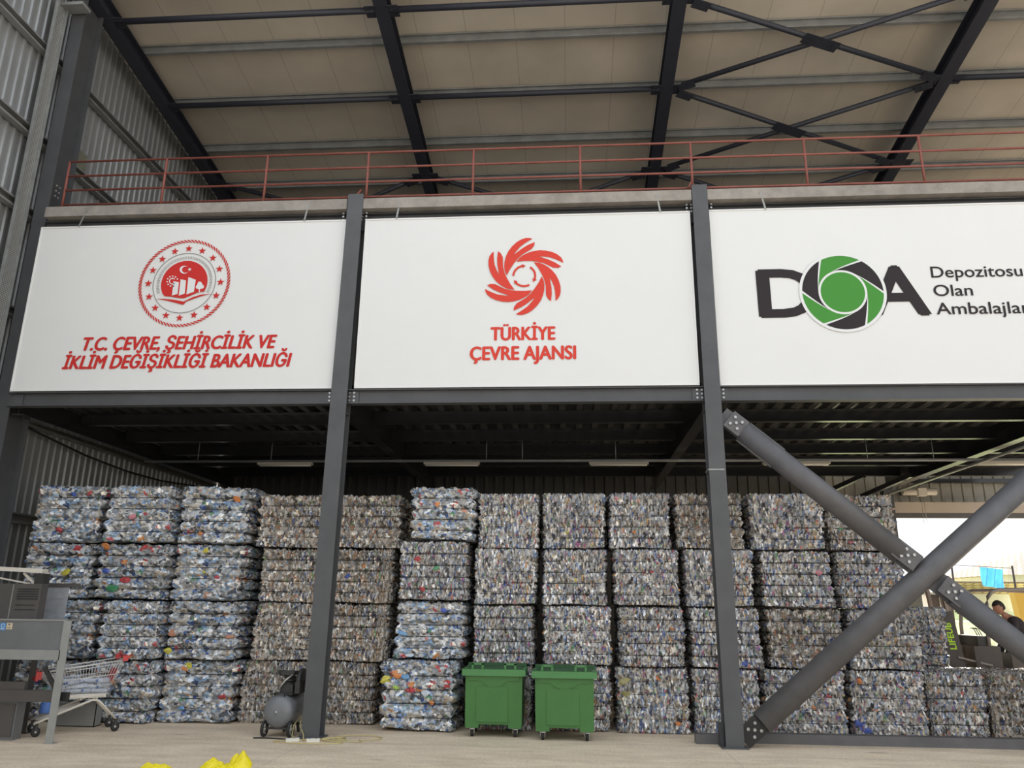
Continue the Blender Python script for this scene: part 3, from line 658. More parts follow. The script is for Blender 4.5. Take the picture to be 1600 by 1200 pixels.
book = [[ez(372, 800), ez(440, 800), ez(540, 806), ez(620, 818), ez(712, 838), ez(680, 870), ez(600, 848), ez(500, 822), ez(430, 808)],
        [ez(690, 830), ez(790, 780), ez(880, 750), ez(1000, 738), ez(900, 762), ez(820, 790), ez(740, 822), ez(700, 836)]]
for q in book: plates('emblem_page', [q], M['red'], b1, YT)
# middle banner: six-leaf swirl
b2 = banner(-3.22, 1.91, 4.91, 7.71, 'middle white banner, coral red swirl of leaves over two lines of red writing')
text_xz(b2, 'lettering', 'TÜRKİYE', -1.165, -0.195, 5.63, 5.835, M['coral'], YT, bold=0.011)
text_xz(b2, 'lettering', 'ÇEVRE AJANSI', -1.475, 0.115, 5.318, 5.525, M['coral'], YT, bold=0.011)
SCN = (-0.665, 6.68)
leaf = [(398, 592), (372, 530), (364, 470), (368, 400), (385, 330), (415, 260), (460, 195), (520, 135), (580, 98), (640, 78), (690, 80), (720, 92), (680, 115), (620, 155), (565, 200), (520, 255), (480, 312),
        (530, 275), (590, 225), (660, 180), (752, 138), (745, 185), (710, 235), (660, 265), (600, 302), (540, 360), (490, 425), (440, 505)]
L0 = [((x - 620) / 815.0, (605 - y) / 815.0) for x, y in leaf]
lv = []
for k in range(6):
    a = -pi / 3 * k; lv.append([(SCN[0] + x * cos(a) - y * sin(a), SCN[1] + x * sin(a) + y * cos(a)) for x, y in L0])
for p in lv: plates('emblem_leaf', [p], M['coral'], b2, YT)
for k in range(3):
    arc = []; s0 = radians(178 - 120 * k); s1 = s0 - radians(78)
    for i in range(10):
        a, c = s0 + (s1 - s0) * i / 10, s0 + (s1 - s0) * (i + 1) / 10
        arc.append([(SCN[0] + r * cos(t), SCN[1] + r * sin(t)) for r, t in ((0.155, a), (0.186, a), (0.186, c), (0.155, c))])
    arc.append([(SCN[0] + r * cos(t), SCN[1] + r * sin(t)) for r, t in ((0.137, s1 + 0.02), (0.204, s1 + 0.02), (0.172, s1 - 0.30))])
    plates('emblem_arrow', arc, M['coral'], b2, YT)
# right banner: big letters with an aperture ring
b3 = banner(2.24, 7.42, 4.90, 7.72, 'right white banner, black letters round a green and black ring')
text_xz(b3, 'lettering', 'D', 2.895, 3.72, 5.945, 6.69, M['pblack'], YT, ref='D', bold=0.036)
text_xz(b3, 'lettering', 'A', 4.50, 5.325, 5.945, 6.715, M['pblack'], YT, ref='A', bold=0.034)
RC = (4.115, 6.315)
plates('ring_ground', [disc(RC, 0.635, 72)], M['pwhite'], b3, YT - 0.0045, 0.001)
YR = YT - 0.0058
ri, ro, gp = 0.355, 0.592, 0.019
def bnd(al, sh):
    out = []
    for i in range(13):
        r = ri + (ro - ri) * i / 12; a = al - 1.12 * math.acos(ri / r) + sh / r; out.append((RC[0] + r * cos(a), RC[1] + r * sin(a)))
    return out
for k in range(6):
    al = radians(178 - 60 * k); A = bnd(al, -gp); B = bnd(al - pi / 3, gp)
    ta = al - 1.12 * math.acos(ri / ro) - gp / ro; tb = al - pi / 3 - 1.12 * math.acos(ri / ro) + gp / ro
    arc = [(RC[0] + ro * cos(ta + (tb - ta) * i / 12), RC[1] + ro * sin(ta + (tb - ta) * i / 12)) for i in range(1, 12)]
    ia, ib = al - pi / 3 + gp / ri, al - gp / ri
    inn = [(RC[0] + ri * cos(ia + (ib - ia) * i / 10), RC[1] + ri * sin(ia + (ib - ia) * i / 10)) for i in range(1, 10)]
    plates('ring_blade', [A + arc + B[::-1] + inn], M['pgreen'] if k % 2 == 0 else M['pblack'], b3, YR, 0.001)
plates('ring_centre', [disc(RC, 0.322, 56)], M['pgreen'], b3, YR, 0.001)
text_xz(b3, 'lettering', 'Depozitosu', 5.43, 6.735, 6.525, 6.70, M['pblack'], YT, bold=0.003)
text_xz(b3, 'lettering', 'Olan', 5.43, 5.985, 6.23, 6.405, M['pblack'], YT, bold=0.003)
text_xz(b3, 'lettering', 'Ambalajlar', 5.43, 6.745, 5.94, 6.12, M['pblack'], YT, bold=0.003)
# hanger straps from the slab edge down to the banner frames
for b, spots in ((b1, ((-7.95, -0.12), (-4.18, -0.07))), (b2, ((-2.68, -0.05), (1.42, 0.05))), (b3, ((3.02, 0.07),))):
    for x, dx in spots: MB().bar((x, YB - 0.058, 7.99), (x + dx, YB - 0.012, 7.715), 0.028, 0.004, (0, 1, 0)).build('hanger_strap', M['galv'], b)

# ================================================================== BALES
BW, BD, BH = 1.08, 1.14, 0.88
def hashv(ix, seed):
    h = (ix[:, 0] * 73856093) ^ (ix[:, 1] * 19349663) ^ (ix[:, 2] * 83492791) ^ (seed * 2654435761 & 0x7fffffff)
    out = np.empty((len(ix), 3))
    for k in range(3):
        h = (h * 1103515245 + 12345 + k * 7919) & 0x7fffffff; out[:, k] = h / 0x7fffffff - 0.5
    return out
def cells(P, n, scale, rg, ext):
    """nearest random seed in a stretched space: index and offset to the seed"""
    S = (rg.random((n, 3)) - 0.5) * np.array(ext) + np.array([0, 0, BH / 2]); sc = np.array(scale)
    kd = kdtree.KDTree(n)
    for i, q in enumerate(S * sc): kd.insert(q, i)
    kd.balance(); Q = P * sc; idx = np.fromiter((kd.find(q)[1] for q in Q), int, len(Q))
    return idx, P - S[idx]
PAL = {
 'pale': [((0.46, 0.475, 0.49), 22), ((0.33, 0.345, 0.36), 22), ((0.72, 0.73, 0.74), 11), ((0.20, 0.21, 0.22), 18), ((0.07, 0.075, 0.085), 9), ((0.17, 0.27, 0.44), 6.5), ((0.055, 0.10, 0.26), 5.5), ((0.30, 0.42, 0.55), 5), ((0.42, 0.09, 0.09), 1.1), ((0.52, 0.24, 0.09), 0.6), ((0.10, 0.26, 0.15), 1.0), ((0.36, 0.32, 0.26), 8)],
 'grey': [((0.44, 0.435, 0.43), 21), ((0.32, 0.315, 0.315), 21), ((0.74, 0.73, 0.72), 13), ((0.19, 0.19, 0.195), 18), ((0.06, 0.06, 0.066), 12), ((0.18, 0.25, 0.38), 5), ((0.07, 0.10, 0.25), 4.5), ((0.34, 0.29, 0.235), 9), ((0.40, 0.12, 0.11), 1.4), ((0.48, 0.27, 0.13), 1.0), ((0.14, 0.26, 0.15), 1.2), ((0.46, 0.40, 0.22), 1.3), ((0.28, 0.12, 0.23), 1.1)],
 'brown': [((0.42, 0.405, 0.385), 20), ((0.30, 0.285, 0.27), 22), ((0.70, 0.68, 0.65), 11), ((0.18, 0.17, 0.155), 20), ((0.055, 0.052, 0.048), 12), ((0.28, 0.205, 0.14), 9), ((0.17, 0.22, 0.32), 3), ((0.07, 0.09, 0.20), 3), ((0.32, 0.15, 0.09), 2.2), ((0.14, 0.23, 0.12), 1.2)]}
def bale_mesh(kind, seed):
    rg = np.random.default_rng(seed); st = 0.0125
    nx, ny, nz = int(BW / st), int(BD / (st * 1.4)), int(BH / st)
    xs = np.linspace(-BW / 2, BW / 2, nx + 1); ys = np.linspace(0, BD, ny + 1); zs = np.linspace(0, BH, nz + 1)
    Vs = []; Fs = []; off = 0
    def grid(a, b, fn):
        nonlocal off
        A, B = np.meshgrid(a, b, indexing='ij'); Vs.append(fn(A.ravel(), B.ravel()))
        i = np.arange(len(a) - 1)[:, None] * len(b) + np.arange(len(b) - 1)[None, :]
        Fs.append(np.stack([i, i + len(b), i + len(b) + 1, i + 1], -1).reshape(-1, 4) + off); off += len(a) * len(b)
    grid(xs, zs, lambda a, b: np.stack([a, 0 * a, b], -1))
    grid(ys[::-1], zs, lambda a, b: np.stack([0 * a - BW / 2, a, b], -1)); grid(ys, zs, lambda a, b: np.stack([0 * a + BW / 2, a, b], -1))
    grid(xs, ys, lambda a, b: np.stack([a, b, 0 * a + BH], -1))
    xc = xs[::6] if (len(xs) - 1) % 6 == 0 else np.linspace(-BW / 2, BW / 2, 15); zc = np.linspace(0, BH, 11); yc = np.linspace(0, BD, 11)
    grid(xc[::-1], zc, lambda a, b: np.stack([a, 0 * a + BD, b], -1)); grid(xc, yc[::-1], lambda a, b: np.stack([a, b, 0 * a], -1))
    P = np.concatenate(Vs); F = np.concatenate(Fs)
    c = np.array([0, BD / 2, BH / 2]); hs = np.array([BW, BD, BH]) / 2
    # outward direction: smooth blend of the box normals, so the faces stay joined
    q = (P - c) / hs; nrm = np.sign(q) * np.abs(q) ** 9; nrm /= np.linalg.norm(nrm, axis=1)[:, None]
    pale = kind == 'pale'; rad = 0.075 if pale else 0.045
    # rounded edges
    inner = np.clip(P, c - hs + rad, c + hs - rad); dd = P - inner; ln = np.linalg.norm(dd, axis=1)[:, None] + 1e-9
    X = inner + dd / ln * np.minimum(ln, rad)
    # strap grooves between the five layers
    lay = 5; zz = P[:, 2] / BH * lay
    wob = 0.10 * np.sin(P[:, 0] * 3.1 + seed) + 0.06 * np.sin(P[:, 0] * 7.7 + seed * 2) + 0.08 * np.sin(P[:, 1] * 4 + seed)
    ph = zz + wob * (0.5 if pale else 0.35) * ((zz > 0.4) & (zz < 4.6)); fr = np.abs(ph - np.round(ph)); inside = (np.round(ph) > 0) & (np.round(ph) < lay)
    depth = 0.055 if pale else 0.024; wid = 0.30 if pale else 0.15
    gv = depth * np.exp(-(fr / wid) ** 2 * 3.0) * inside
    hor = nrm.copy(); hor[:, 2] = 0
    X = X - hor * gv[:, None]
    lump = np.zeros(len(P))
    for k in range(7):
        w = rg.normal(0, 5.5 if pale else 3.5, 3); lump += np.sin(P @ w + rg.random() * 6.28)
    X = X + nrm * (lump * (0.0085 if pale else 0.006))[:, None]
    # crushed pieces: tilted facets, coarse then fine
    if pale: c1 = (1500, (1.0, 1.0, 1.45)); c2 = (15000, (0.9, 0.9, 1.2)); a1, a2, t1, t2 = 0.010, 0.010, 0.20, 0.55
    else: c1 = (5200, (1.45, 1.45, 0.75)); c2 = (42000, (1.75, 1.6, 0.6)); a1, a2, t1, t2 = 0.016, 0.014, 0.34, 0.7
    ext = (BW + 0.06, BD + 0.06, BH + 0.06)
    def seeds_shift(n): return n
    Pm = P - np.array([0, BD / 2, 0])
    i1, o1 = cells(Pm, c1[0], c1[1], rg, ext); i2, o2 = cells(Pm, c2[0], c2[1], rg, ext)
    h1 = rg.normal(0, 1, c1[0]).clip(-2, 1.6); g1 = rg.normal(0, 1, (c1[0], 3)); h2 = rg.normal(0, 1, c2[0]).clip(-2, 1.8); g2 = rg.normal(0, 1, (c2[0], 3))
    disp = a1 * 0.5 * h1[i1] + t1 * (g1[i1] * o1).sum(1).clip(-0.05, 0.05) + a2 * 0.5 * h2[i2] + t2 * (g2[i2] * o2).sum(1).clip(-0.03, 0.03)
    disp *= np.where(gv > depth * 0.6, 0.55, 1.0)
    bot = np.clip((P[:, 2]) / 0.05, 0, 1)
    nn = nrm.copy(); nn[:, 2] *= np.where(P[:, 2] < 0.2, bot, 1)
    X = X + nn * disp[:, None]
    key = np.round(P * 997).astype(np.int64)
    X = X + hashv(key, seed) * np.array([0.007, 0.007, 0.007])
    X[:, 2] = np.clip(X[:, 2], 0.0, BH + 0.012 + 0.02 * hashv(key, seed + 9)[:, 0])
    # colour per piece
    pal = PAL[kind]; w = np.array([p[1] for p in pal]); cols = np.array([p[0] for p in pal]); w = w / w.sum()
    k1 = rg.choice(len(pal), c1[0], p=w); k2 = rg.choice(len(pal), c2[0], p=w)
    fc = P[F].mean(1) - np.array([0, BD / 2, 0]); 
    f1 = i1[F[:, 0]]; f2 = i2[F[:, 0]]
    mix = rg.random(c2[0])[f2][:, None] < (0.66 if pale else 0.80)
    colr = np.where(mix, cols[k2[f2]], cols[k1[f1]])
    colr = colr * (1 + np.clip(rg.normal(0, 1, (c2[0], 1)), -2, 2)[f2] * np.array([[-0.06, -0.005, 0.07]]))
    colr = colr * (0.72 + 0.56 * rg.random(c2[0])[f2])[:, None] * (0.90 + 0.2 * rg.random(len(F)))[:, None]
    me = bpy.data.meshes.new('plastic_bale'); me.vertices.add(len(X)); me.vertices.foreach_set('co', X.ravel())
    me.loops.add(len(F) * 4); me.loops.foreach_set('vertex_index', F.ravel()); me.polygons.add(len(F))
    me.polygons.foreach_set('loop_start', np.arange(len(F)) * 4)
    at = me.attributes.new('piece', 'FLOAT_COLOR', 'FACE'); at.data.foreach_set('color', np.concatenate([colr, np.ones((len(F), 1))], 1).ravel())
    me.update(calc_edges=True); me.validate()
    me.materials.append(M['bale' + kind]); return me
BM = {'pale': [bale_mesh('pale', s) for s in (11, 12, 13, 14)], 'grey': [bale_mesh('grey', s) for s in (21, 22, 23, 24, 25, 26)], 'brown': [bale_mesh('brown', s) for s in (31, 32, 33)]}
def wire_mesh(kind, k):
    mb = MB(); z = BH * k / 5; s = 0.040 if kind == 'pale' else 0.010; x = BW / 2 - s; r = 0.10; pts = []
    for cx, cy, a0 in ((x - r, s + r, -90), (x - r, BD - s - r, 0), (-x + r, BD - s - r, 90), (-x + r, s + r, 180)):
        for t in range(4): a = radians(a0 + 30 * t); pts.append((cx + r * cos(a), cy + r * sin(a), z + 0.008 * sin(cx * 9 + t)))
    mb.path(pts, 0.006, 5, True)
    o = mb.build('baling_wire', M['wire']); me = o.data; bpy.data.objects.remove(o); return me
WM = {kd: [wire_mesh(kd, k) for k in (1, 2, 3, 4)] for kd in ('pale', 'grey')}; WM['brown'] = WM['grey']

def crumple(seed, n=2):
    bm = bmesh.new(); bmesh.ops.create_icosphere(bm, subdivisions=n, radius=1.0); r = random.Random(seed)
    ph = [(Vector((r.gauss(0, 2.6), r.gauss(0, 2.6), r.gauss(0, 2.6))), r.random() * 6) for _ in range(6)]
    for v in bm.verts:
        d = sum(sin(v.co.dot(a) + b) for a, b in ph) * 0.10 + r.uniform(-0.10, 0.10); v.co *= 1 + d
        v.co.y *= 0.55
    me = bpy.data.meshes.new('crushed_bottle'); bm.to_mesh(me); bm.free(); return me
FC = {'orange': (0.80, 0.26, 0.05), 'yellow': (0.75, 0.66, 0.06), 'red': (0.60, 0.05, 0.06), 'green': (0.06, 0.35, 0.14), 'lime': (0.42, 0.66, 0.07), 'peach': (0.78, 0.36, 0.22), 'blue': (0.05, 0.11, 0.50), 'pink': (0.74, 0.25, 0.30),
      'magenta': (0.36, 0.08, 0.24), 'teal': (0.08, 0.30, 0.28), 'white': (0.85, 0.85, 0.85), 'skyblue': (0.16, 0.40, 0.72), 'olive': (0.42, 0.38, 0.14)}
for k, c in FC.items(): M['f' + k] = mat(k + '_bottle_plastic', tuple(0.72 * q + 0.03 for q in c) + (1,), 0.25, 0, 0.45, 2.2)
CR = {}
def crmesh(col, i):
    if (col, i) not in CR: me = crumple(i * 7 + 3); me.materials.append(M['f' + col]); CR[(col, i)] = me
    return CR[(col, i)]

ROWS = {0: [(-8.05, 1.16), (-8.08, 1.15), (-7.88, 1.20), (-7.94, 1.17)], 1: [(-6.86, 1.13), (-6.88, 1.18), (-6.76, 0.98), (-6.78, 1.06)], 2: [(-5.69, 1.17), (-5.70, 1.15), (-5.66, 1.18), (-5.65, 1.19)],
 3: [(-4.45, 1.19), (-4.38, 1.07), (-4.39, 1.08), (-4.53, 1.03)], 4: [(-3.25, 1.15), (-3.29, 1.06), (-3.31, 1.03), (-3.46, 1.04)], 5: [(-1.97, 1.05), (-2.08, 1.10), (-2.11, 1.11), (-2.21, 1.14)],
 6: [(-0.95, 0.96), (-0.98, 0.96), (-1.01, 0.94), (-1.06, 0.97)], 7: [(0.08, 0.98), (0.07, 1.0), (0.10, 1.04), (0.07, 1.03)], 8: [(1.08, 0.95), (1.15, 0.98), (1.20, 0.98), (1.19, 1.06)],
 9: [(2.13, 1.04), (2.24, 1.01), (2.28, 1.05), (2.24, 0.94)], 10: [(3.32, 1.13), (3.40, 1.10), (3.45, 1.12), (3.36, 1.17)], 11: [(4.44, 1.01), (4.49, 0.98), (4.62, 1.06), (4.55, 1.06)],
 12: [None, None, None, (5.56, 0.86)], 13: [None, None, None, (6.48, 0.92)], 14: [None, None, None, (7.46, 0.98)]}
YFR = {0: 12.05, 1: 12.05, 2: 12.2, 3: 12.4, 4: 12.42, 5: 12.1, 6: 12.25, 7: 12.27, 8: 12.2, 9: 12.15, 10: 12.3, 11: 12.35, 12: 12.5, 13: 12.5, 14: 12.52}
LV = {'a': [0, 0.89, 1.77, 2.64, 3.56], 'b': [0, 0.90, 1.76, 2.60, 3.46], 'c': [0, 0.96, 1.81, 2.70, 3.55]}
SDESC = {0: 'leftmost stack by the sheet wall', 1: 'second stack from the left', 2: 'third stack from the left', 3: 'stack just left of left post', 4: 'stack just right of left post',
 5: 'stack left of the bins', 6: 'stack behind left green bin', 7: 'stack behind right green bin', 8: 'stack just right of the bins', 9: 'stack behind right steel post',
 10: 'stack just right of right post', 11: 'last tall stack at the right'}
RDESC = ['top bale', 'second bale down', 'third bale down', 'bottom bale']
FEAT = {(0, 0): [('blue', .55, .85, .05), ('red', .8, .87, .05), ('red', .42, .22, .06), ('orange', .1, .7, .05)],
 (0, 1): [('yellow', .66, .48, .085), ('orange', .10, .92, .09), ('red', .78, .92, .07)],
 (1, 0): [('pink', .42, .45, .06), ('red', .62, .5, .05)], (1, 1): [('orange', .08, .95, .09), ('red', .66, .93, .085), ('green', .28, .22, .11), ('red', .45, .35, .09), ('blue', .15, .5, .07)],
 (2, 0): [('orange', .84, .78, .075), ('peach', .30, .95, .06), ('orange', .35, .17, .05)], (2, 1): [('yellow', .44, .90, .055), ('yellow', .47, .5, .05), ('red', .66, .42, .05), ('peach', .52, .10, .07)],
 (2, 2): [('peach', .08, .46, .08), ('peach', .92, .42, .07), ('yellow', .05, .16, .07), ('white', .5, .75, .05)], (2, 3): [('yellow', .34, .93, .07), ('orange', .28, .88, .06), ('red', .88, .46, .075), ('skyblue', .3, .25, .06)],
 (1, 2): [('red', .45, .1, .08), ('red', .62, .1, .06)], (1, 3): [('teal', .3, .7, .08), ('orange', .45, .65, .04)],
 (4, 1): [('orange', .55, .68, .04), ('blue', .3, .5, .06)], (5, 0): [('red', .42, .30, .07), ('peach', .85, .55, .06), ('red', .15, .68, .05)],
 (5, 1): [('red', .25, .7, .06), ('green', .55, .55, .06), ('red', .35, .2, .06)], (5, 2): [('blue', .7, .85, .055), ('skyblue', .1, .45, .08), ('white', .4, .55, .08)],
 (5, 3): [('orange', .20, .82, .085), ('lime', .21, .63, .065), ('yellow', .05, .74, .085), ('red', .40, .60, .08), ('orange', .52, .60, .05), ('red', .9, .68, .08), ('skyblue', .32, .78, .07), ('orange', .7, .42, .05)],
 (7, 0): [('magenta', .55, .08, .06), ('magenta', .7, .09, .06), ('yellow', .37, .3, .05), ('yellow', .36, .15, .05)], (7, 1): [('yellow', .52, .46, .04)], (7, 2): [('pink', .8, .88, .045)],
 (8, 0): [('pink', .12, .9, .06), ('yellow', .42, .78, .05), ('orange', .4, .3, .04)], (8, 1): [('pink', .72, .88, .055), ('red', .6, .62, .05)], (8, 2): [('orange', .85, .65, .05)],
 (8, 3): [('orange', .60, .86, .065), ('olive', .08, .80, .10), ('olive', .1, .62, .09), ('orange', .86, .16, .055), ('skyblue', .65, .6, .06)],
 (9, 1): [('pink', .94, .90, .07), ('lime', .2, .7, .06)], (9, 0): [('orange', .5, .55, .035)], (9, 2): [('blue', .75, .08, .06), ('blue', .6, .07, .05)], (10, 1): [('pink', .82, .62, .06)], (10, 0): [('pink', .3, .75, .06), ('skyblue', .18, .9, .06)],
 (11, 0): [('green', .15, .4, .05), ('red', .3, .15, .05)], (11, 1): [('orange', .50, .36, .06), ('blue', .3, .05, .075), ('blue', .65, .7, .05)], (11, 3): [('blue', .07, .22, .10), ('blue', .14, .10, .09), ('orange', .12, .85, .055), ('peach', .3, .4, .05)],
 (10, 3): [('orange', .62, .45, .05), ('red', .82, .62, .05)], (12, 3): [('orange', .18, .70, .05)]}
FDESC = {(0, 1): 'yellow bottle', (1, 1): 'red and green bottles', (2, 0): 'orange bottle', (2, 2): 'two peach bottles', (2, 3): 'yellow and orange bottles', (5, 3): 'orange and lime bottles',
 (8, 3): 'orange bottle', (11, 1): 'orange bottle', (11, 3): 'blue lower corner', (9, 1): 'pink bottle end', (7, 0): 'magenta bottom band'}
br = random.Random(5); used = {}
def place_bale(x, y, z, w, h, kind, label, feats=(), rz_=0.0, depth=1.0):
    ms = BM[kind]; k = used.get(kind, 0); used[kind] = k + 1
    o = bpy.data.objects.new('plastic_bale', ms[(k * 2 + k // len(ms)) % len(ms)]); COL.objects.link(o)
    o.location = (x, y, z); o.scale = (w * 0.945 / BW, depth, h / BH); o.rotation_euler = (0, 0, rz_)
    tag(o, label, 'bale', 'stacked bales of pressed plastic bottles')
    for wm in WM[kind]:
        c = bpy.data.objects.new('baling_wire', wm); COL.objects.link(c); c.parent = o
    for i, (col, u, v, s) in enumerate(feats):
        c = bpy.data.objects.new('crushed_bottle', crmesh(col, i % 5)); COL.objects.link(c); c.parent = o
        c.location = ((u - 0.5) * BW * 0.97, 0.012, v * BH); c.scale = (s * 0.85, s * 0.55, s * 0.62); c.rotation_euler = (br.uniform(-.3, .3), br.uniform(-0.6, 0.6), br.uniform(-.3, .3))
        c['label'] = '%s crushed bottle' % col
    return o
for c in range(12):
    lv = LV['a' if c < 3 else ('c' if c == 5 else 'b')]
    for r in range(4):
        x, w = ROWS[c][r]; l = 3 - r; z0, z1 = lv[l], lv[l + 1]
        kind = 'pale' if c < 3 or (c == 5 and r != 1) else ('brown' if c in (3, 4) or (c, r) in ((9, 0), (10, 2), (11, 0)) else 'grey')
        dy = (-0.2 if (c == 5 and r == 3) else 0) + br.uniform(-0.03, 0.03)
        adj = {'pale': 'clear and blue', 'grey': 'mixed grey', 'brown': 'brownish grey'}[kind]
        lab = '%s of %s, %s' % (RDESC[r], SDESC[c], adj)
        if (c, r) in FDESC: lab = '%s of %s, with %s' % (RDESC[r], SDESC[c], FDESC[(c, r)])
        place_bale(x, YFR[c] + dy, z0, w, z1 - z0 - 0.02, kind, lab, FEAT.get((c, r), ()), br.uniform(-0.012, 0.012))
for c, d in ((12, 'first low bale right of the last tall stack, sunlit on top'), (13, 'second low bale right of the last tall stack, sunlit on top'), (14, 'low bale cut by the right edge of the photo')):
    x, w = ROWS[c][3]; place_bale(x, YFR[c], 0, w, 0.87, 'brown' if c != 12 else 'grey', d, FEAT.get((c, 3), ()))
place_bale(5.58, 13.78, 0, 1.06, 0.87, 'grey', 'rear low bale carrying another bale, behind the first low bale at the right')
place_bale(5.62, 13.80, 0.882, 1.06, 0.90, 'grey', 'shaded bale standing behind the last tall stack, beside the forklift mast')

# ================================================================== GREEN BINS
def bin_(x, y, rz_, label):
    b = empty('wheeled_bin', (x, y, 0), label, 'bin', 'green wheeled bins', rz_)
    W, D = 0.80, 0.57                      # body at the rim
    mb = MB(); bm = mb.bm
    def ring(w, d, z, y0): return [bm.verts.new((sx_ * w / 2, y0 + sy * d / 2, z)) for sx_, sy in ((-1, -1), (1, -1), (1, 1), (-1, 1))]
    yc = D / 2
    rs = [ring(W * 0.985, D * 0.96, 0.165, yc), ring(W, D, 0.80, yc), ring(W - 0.05, D - 0.05, 0.80, yc), ring(W * 0.93, D * 0.9, 0.20, yc)]
    for a, c in zip(rs[:-1], rs[1:]):
        for k in range(4): bm.faces.new((a[k], a[(k + 1) % 4], c[(k + 1) % 4], c[k]))
    bm.faces.new(rs[0][::-1]); bm.faces.new(rs[-1])
    mb.build('body', M['bin'], b, bevel=0.014)
    for sx_ in (-1, 1): MB().bx(sx_ * 0.39, sx_ * 0.205, 0.01, D - 0.01, 0.12, 0.19).build('foot_rail', M['bin'], b, bevel=0.008)
    mb = MB(); mb.bx(-0.24, 0.20, -0.006, 0.012, 0.20, 0.66); mb.build('front_panel', M['bin'], b, bevel=0.005)
    mb = MB()                              # curved band below the rim
    n = 18; top = [(-0.36 + 0.72 * k / n, 0.80) for k in range(n + 1)]; bot = [(-0.36 + 0.72 * k / n, 0.735 - 0.085 * max(0, sin(pi * (k - 4) / (n - 8))) if 4 <= k <= n - 4 else 0.735) for k in range(n + 1)]
    mb.plate(top + bot[::-1], -0.011, 0.008); mb.build('front_band', M['bin'], b, tri=True)
    mb = MB(); zr = 0.80
    for a in ((-0.445, 0.445, -0.055, 0.03), (-0.445, 0.445, D - 0.03, D + 0.055)): mb.bx(a[0], a[1], a[2], a[3], zr, zr + 0.085)
    for s in (-1, 1): mb.bx(s * 0.37, s * 0.445, 0.0, D, zr, zr + 0.085)
    mb.build('rim', M['binrim'], b, bevel=0.01)
    mb = MB(); mb.bx(-0.385, 0.385, 0.05, D + 0.02, zr + 0.075, zr + 0.10); mb.bx(-0.43, 0.43, D - 0.02, D + 0.05, zr + 0.07, zr + 0.135)
    mb.build('lid', M['binin'], b, bevel=0.008)
    for xx in (-0.235, 0.225):
        mb = MB(); z = zr + 0.085
        mb.bx(xx - 0.085, xx - 0.055, 0.03, 0.10, z - 0.03, z + 0.075); mb.bx(xx + 0.055, xx + 0.085, 0.03, 0.10, z - 0.03, z + 0.075); mb.bx(xx - 0.085, xx + 0.085, 0.03, 0.10, z + 0.055, z + 0.08)
        mb.build('lift_lug', M['binrim'], b, bevel=0.006)
    for xx in (-0.30, 0.30):
        for yy in (0.09, D - 0.09):
            c = MB().bx(xx - 0.055, xx + 0.055, yy - 0.045, yy + 0.045, 0.112, 0.122).bx(xx - 0.034, xx - 0.028, yy - 0.03, yy + 0.035, 0.05, 0.115).bx(xx + 0.028, xx + 0.034, yy - 0.03, yy + 0.035, 0.05, 0.115).build('castor', M['castor'], b)
            MB().lathe((xx - 0.022, yy + 0.01, 0.062), (1, 0, 0), [(0, 0), (0.044, 0), (0.062, 0.006), (0.062, 0.038), (0.044, 0.044), (0, 0.044)], 18).build('wheel', M['rubber'], c)
            MB().lathe((xx - 0.025, yy + 0.01, 0.062), (1, 0, 0), [(0, 0), (0.036, 0), (0.036, 0.05), (0, 0.05)], 14).build('hub', M['castor'], c)
            if yy < 0.2: MB().box((xx + 0.012, yy - 0.055, 0.108), (0.06, 0.05, 0.012)).build('brake_pedal', M['castor'], c)
    return b
bin_(-1.075, 11.56, 0.0, 'left green wheeled bin with lifting lugs, in front of the bales')
bin_(-0.09, 11.38, -0.015, 'right green wheeled bin with lifting lugs, in front of the bales')

# ================================================================== AIR COMPRESSOR
cp = empty('air_compressor', (-3.98, 11.12, 0), 'grey air compressor on two wheels at the foot of the left steel post', 'air compressor', rz=-0.06)
R_ = 0.213
MB().lathe((0, 0, 0.325), (0, 1, 0), [(0, -0.035), (0.09, -0.030), (0.16, -0.012), (0.195, 0.02), (R_, 0.06), (R_, 0.56), (0.195, 0.60), (0.16, 0.632), (0.09, 0.65), (0, 0.655)], 32).build('tank', M['tank'], cp)
MB().lathe((0, -0.03, 0.325), (0, 1, 0), [(0, -0.02), (0.014, -0.018), (0.018, 0), (0.018, 0.01), (0, 0.01)], 12).build('drain_plug', M['castor'], cp)
MB().path([(-0.07, 0.05, 0.52), (-0.07, 0.02, 0.555), (0.07, 0.02, 0.555), (0.07, 0.05, 0.52)], 0.010, 6).build('handle', M['black'], cp)
MB().bx(-0.15, 0.15, 0.10, 0.58, 0.53, 0.548).build('top_plate', M['black'], cp)
MB().bx(-0.05, 0.13, 0.16, 0.42, 0.545, 0.66).lathe((0.02, 0.30, 0.64), (0, 0, 1), [(0, 0), (0.075, 0), (0.085, 0.01), (0.085, 0.03), (0.062, 0.035), (0.062, 0.05), (0.085, 0.055), (0.085, 0.075), (0.062, 0.08), (0.062, 0.095), (0.085, 0.10), (0.085, 0.12), (0.062, 0.125), (0.06, 0.14), (0, 0.14)], 18).bx(-0.07, 0.11, 0.21, 0.39, 0.775, 0.83).build('pump', M['black'], cp, bevel=0.004)
MB().lathe((-0.13, 0.30, 0.80), (1, 0, 0), [(0, 0), (0.04, 0), (0.04, 0.07), (0, 0.07)], 12).build('air_filter', M['black'], cp)
MB().path([(0.10, 0.20, 0.79), (0.03, 0.12, 0.72), (-0.05, 0.12, 0.62), (-0.06, 0.14, 0.54)], 0.012, 6).build('air_pipe', M['castor'], cp)
MB().lathe((0.17, 0.30, 0.70), (1, 0, 0), [(0, 0), (0.15, 0), (0.17, 0.02), (0.17, 0.05), (0.15, 0.07), (0, 0.07)], 24).bx(0.17, 0.24, 0.13, 0.47, 0.55, 0.70).build('belt_guard', M['black'], cp)
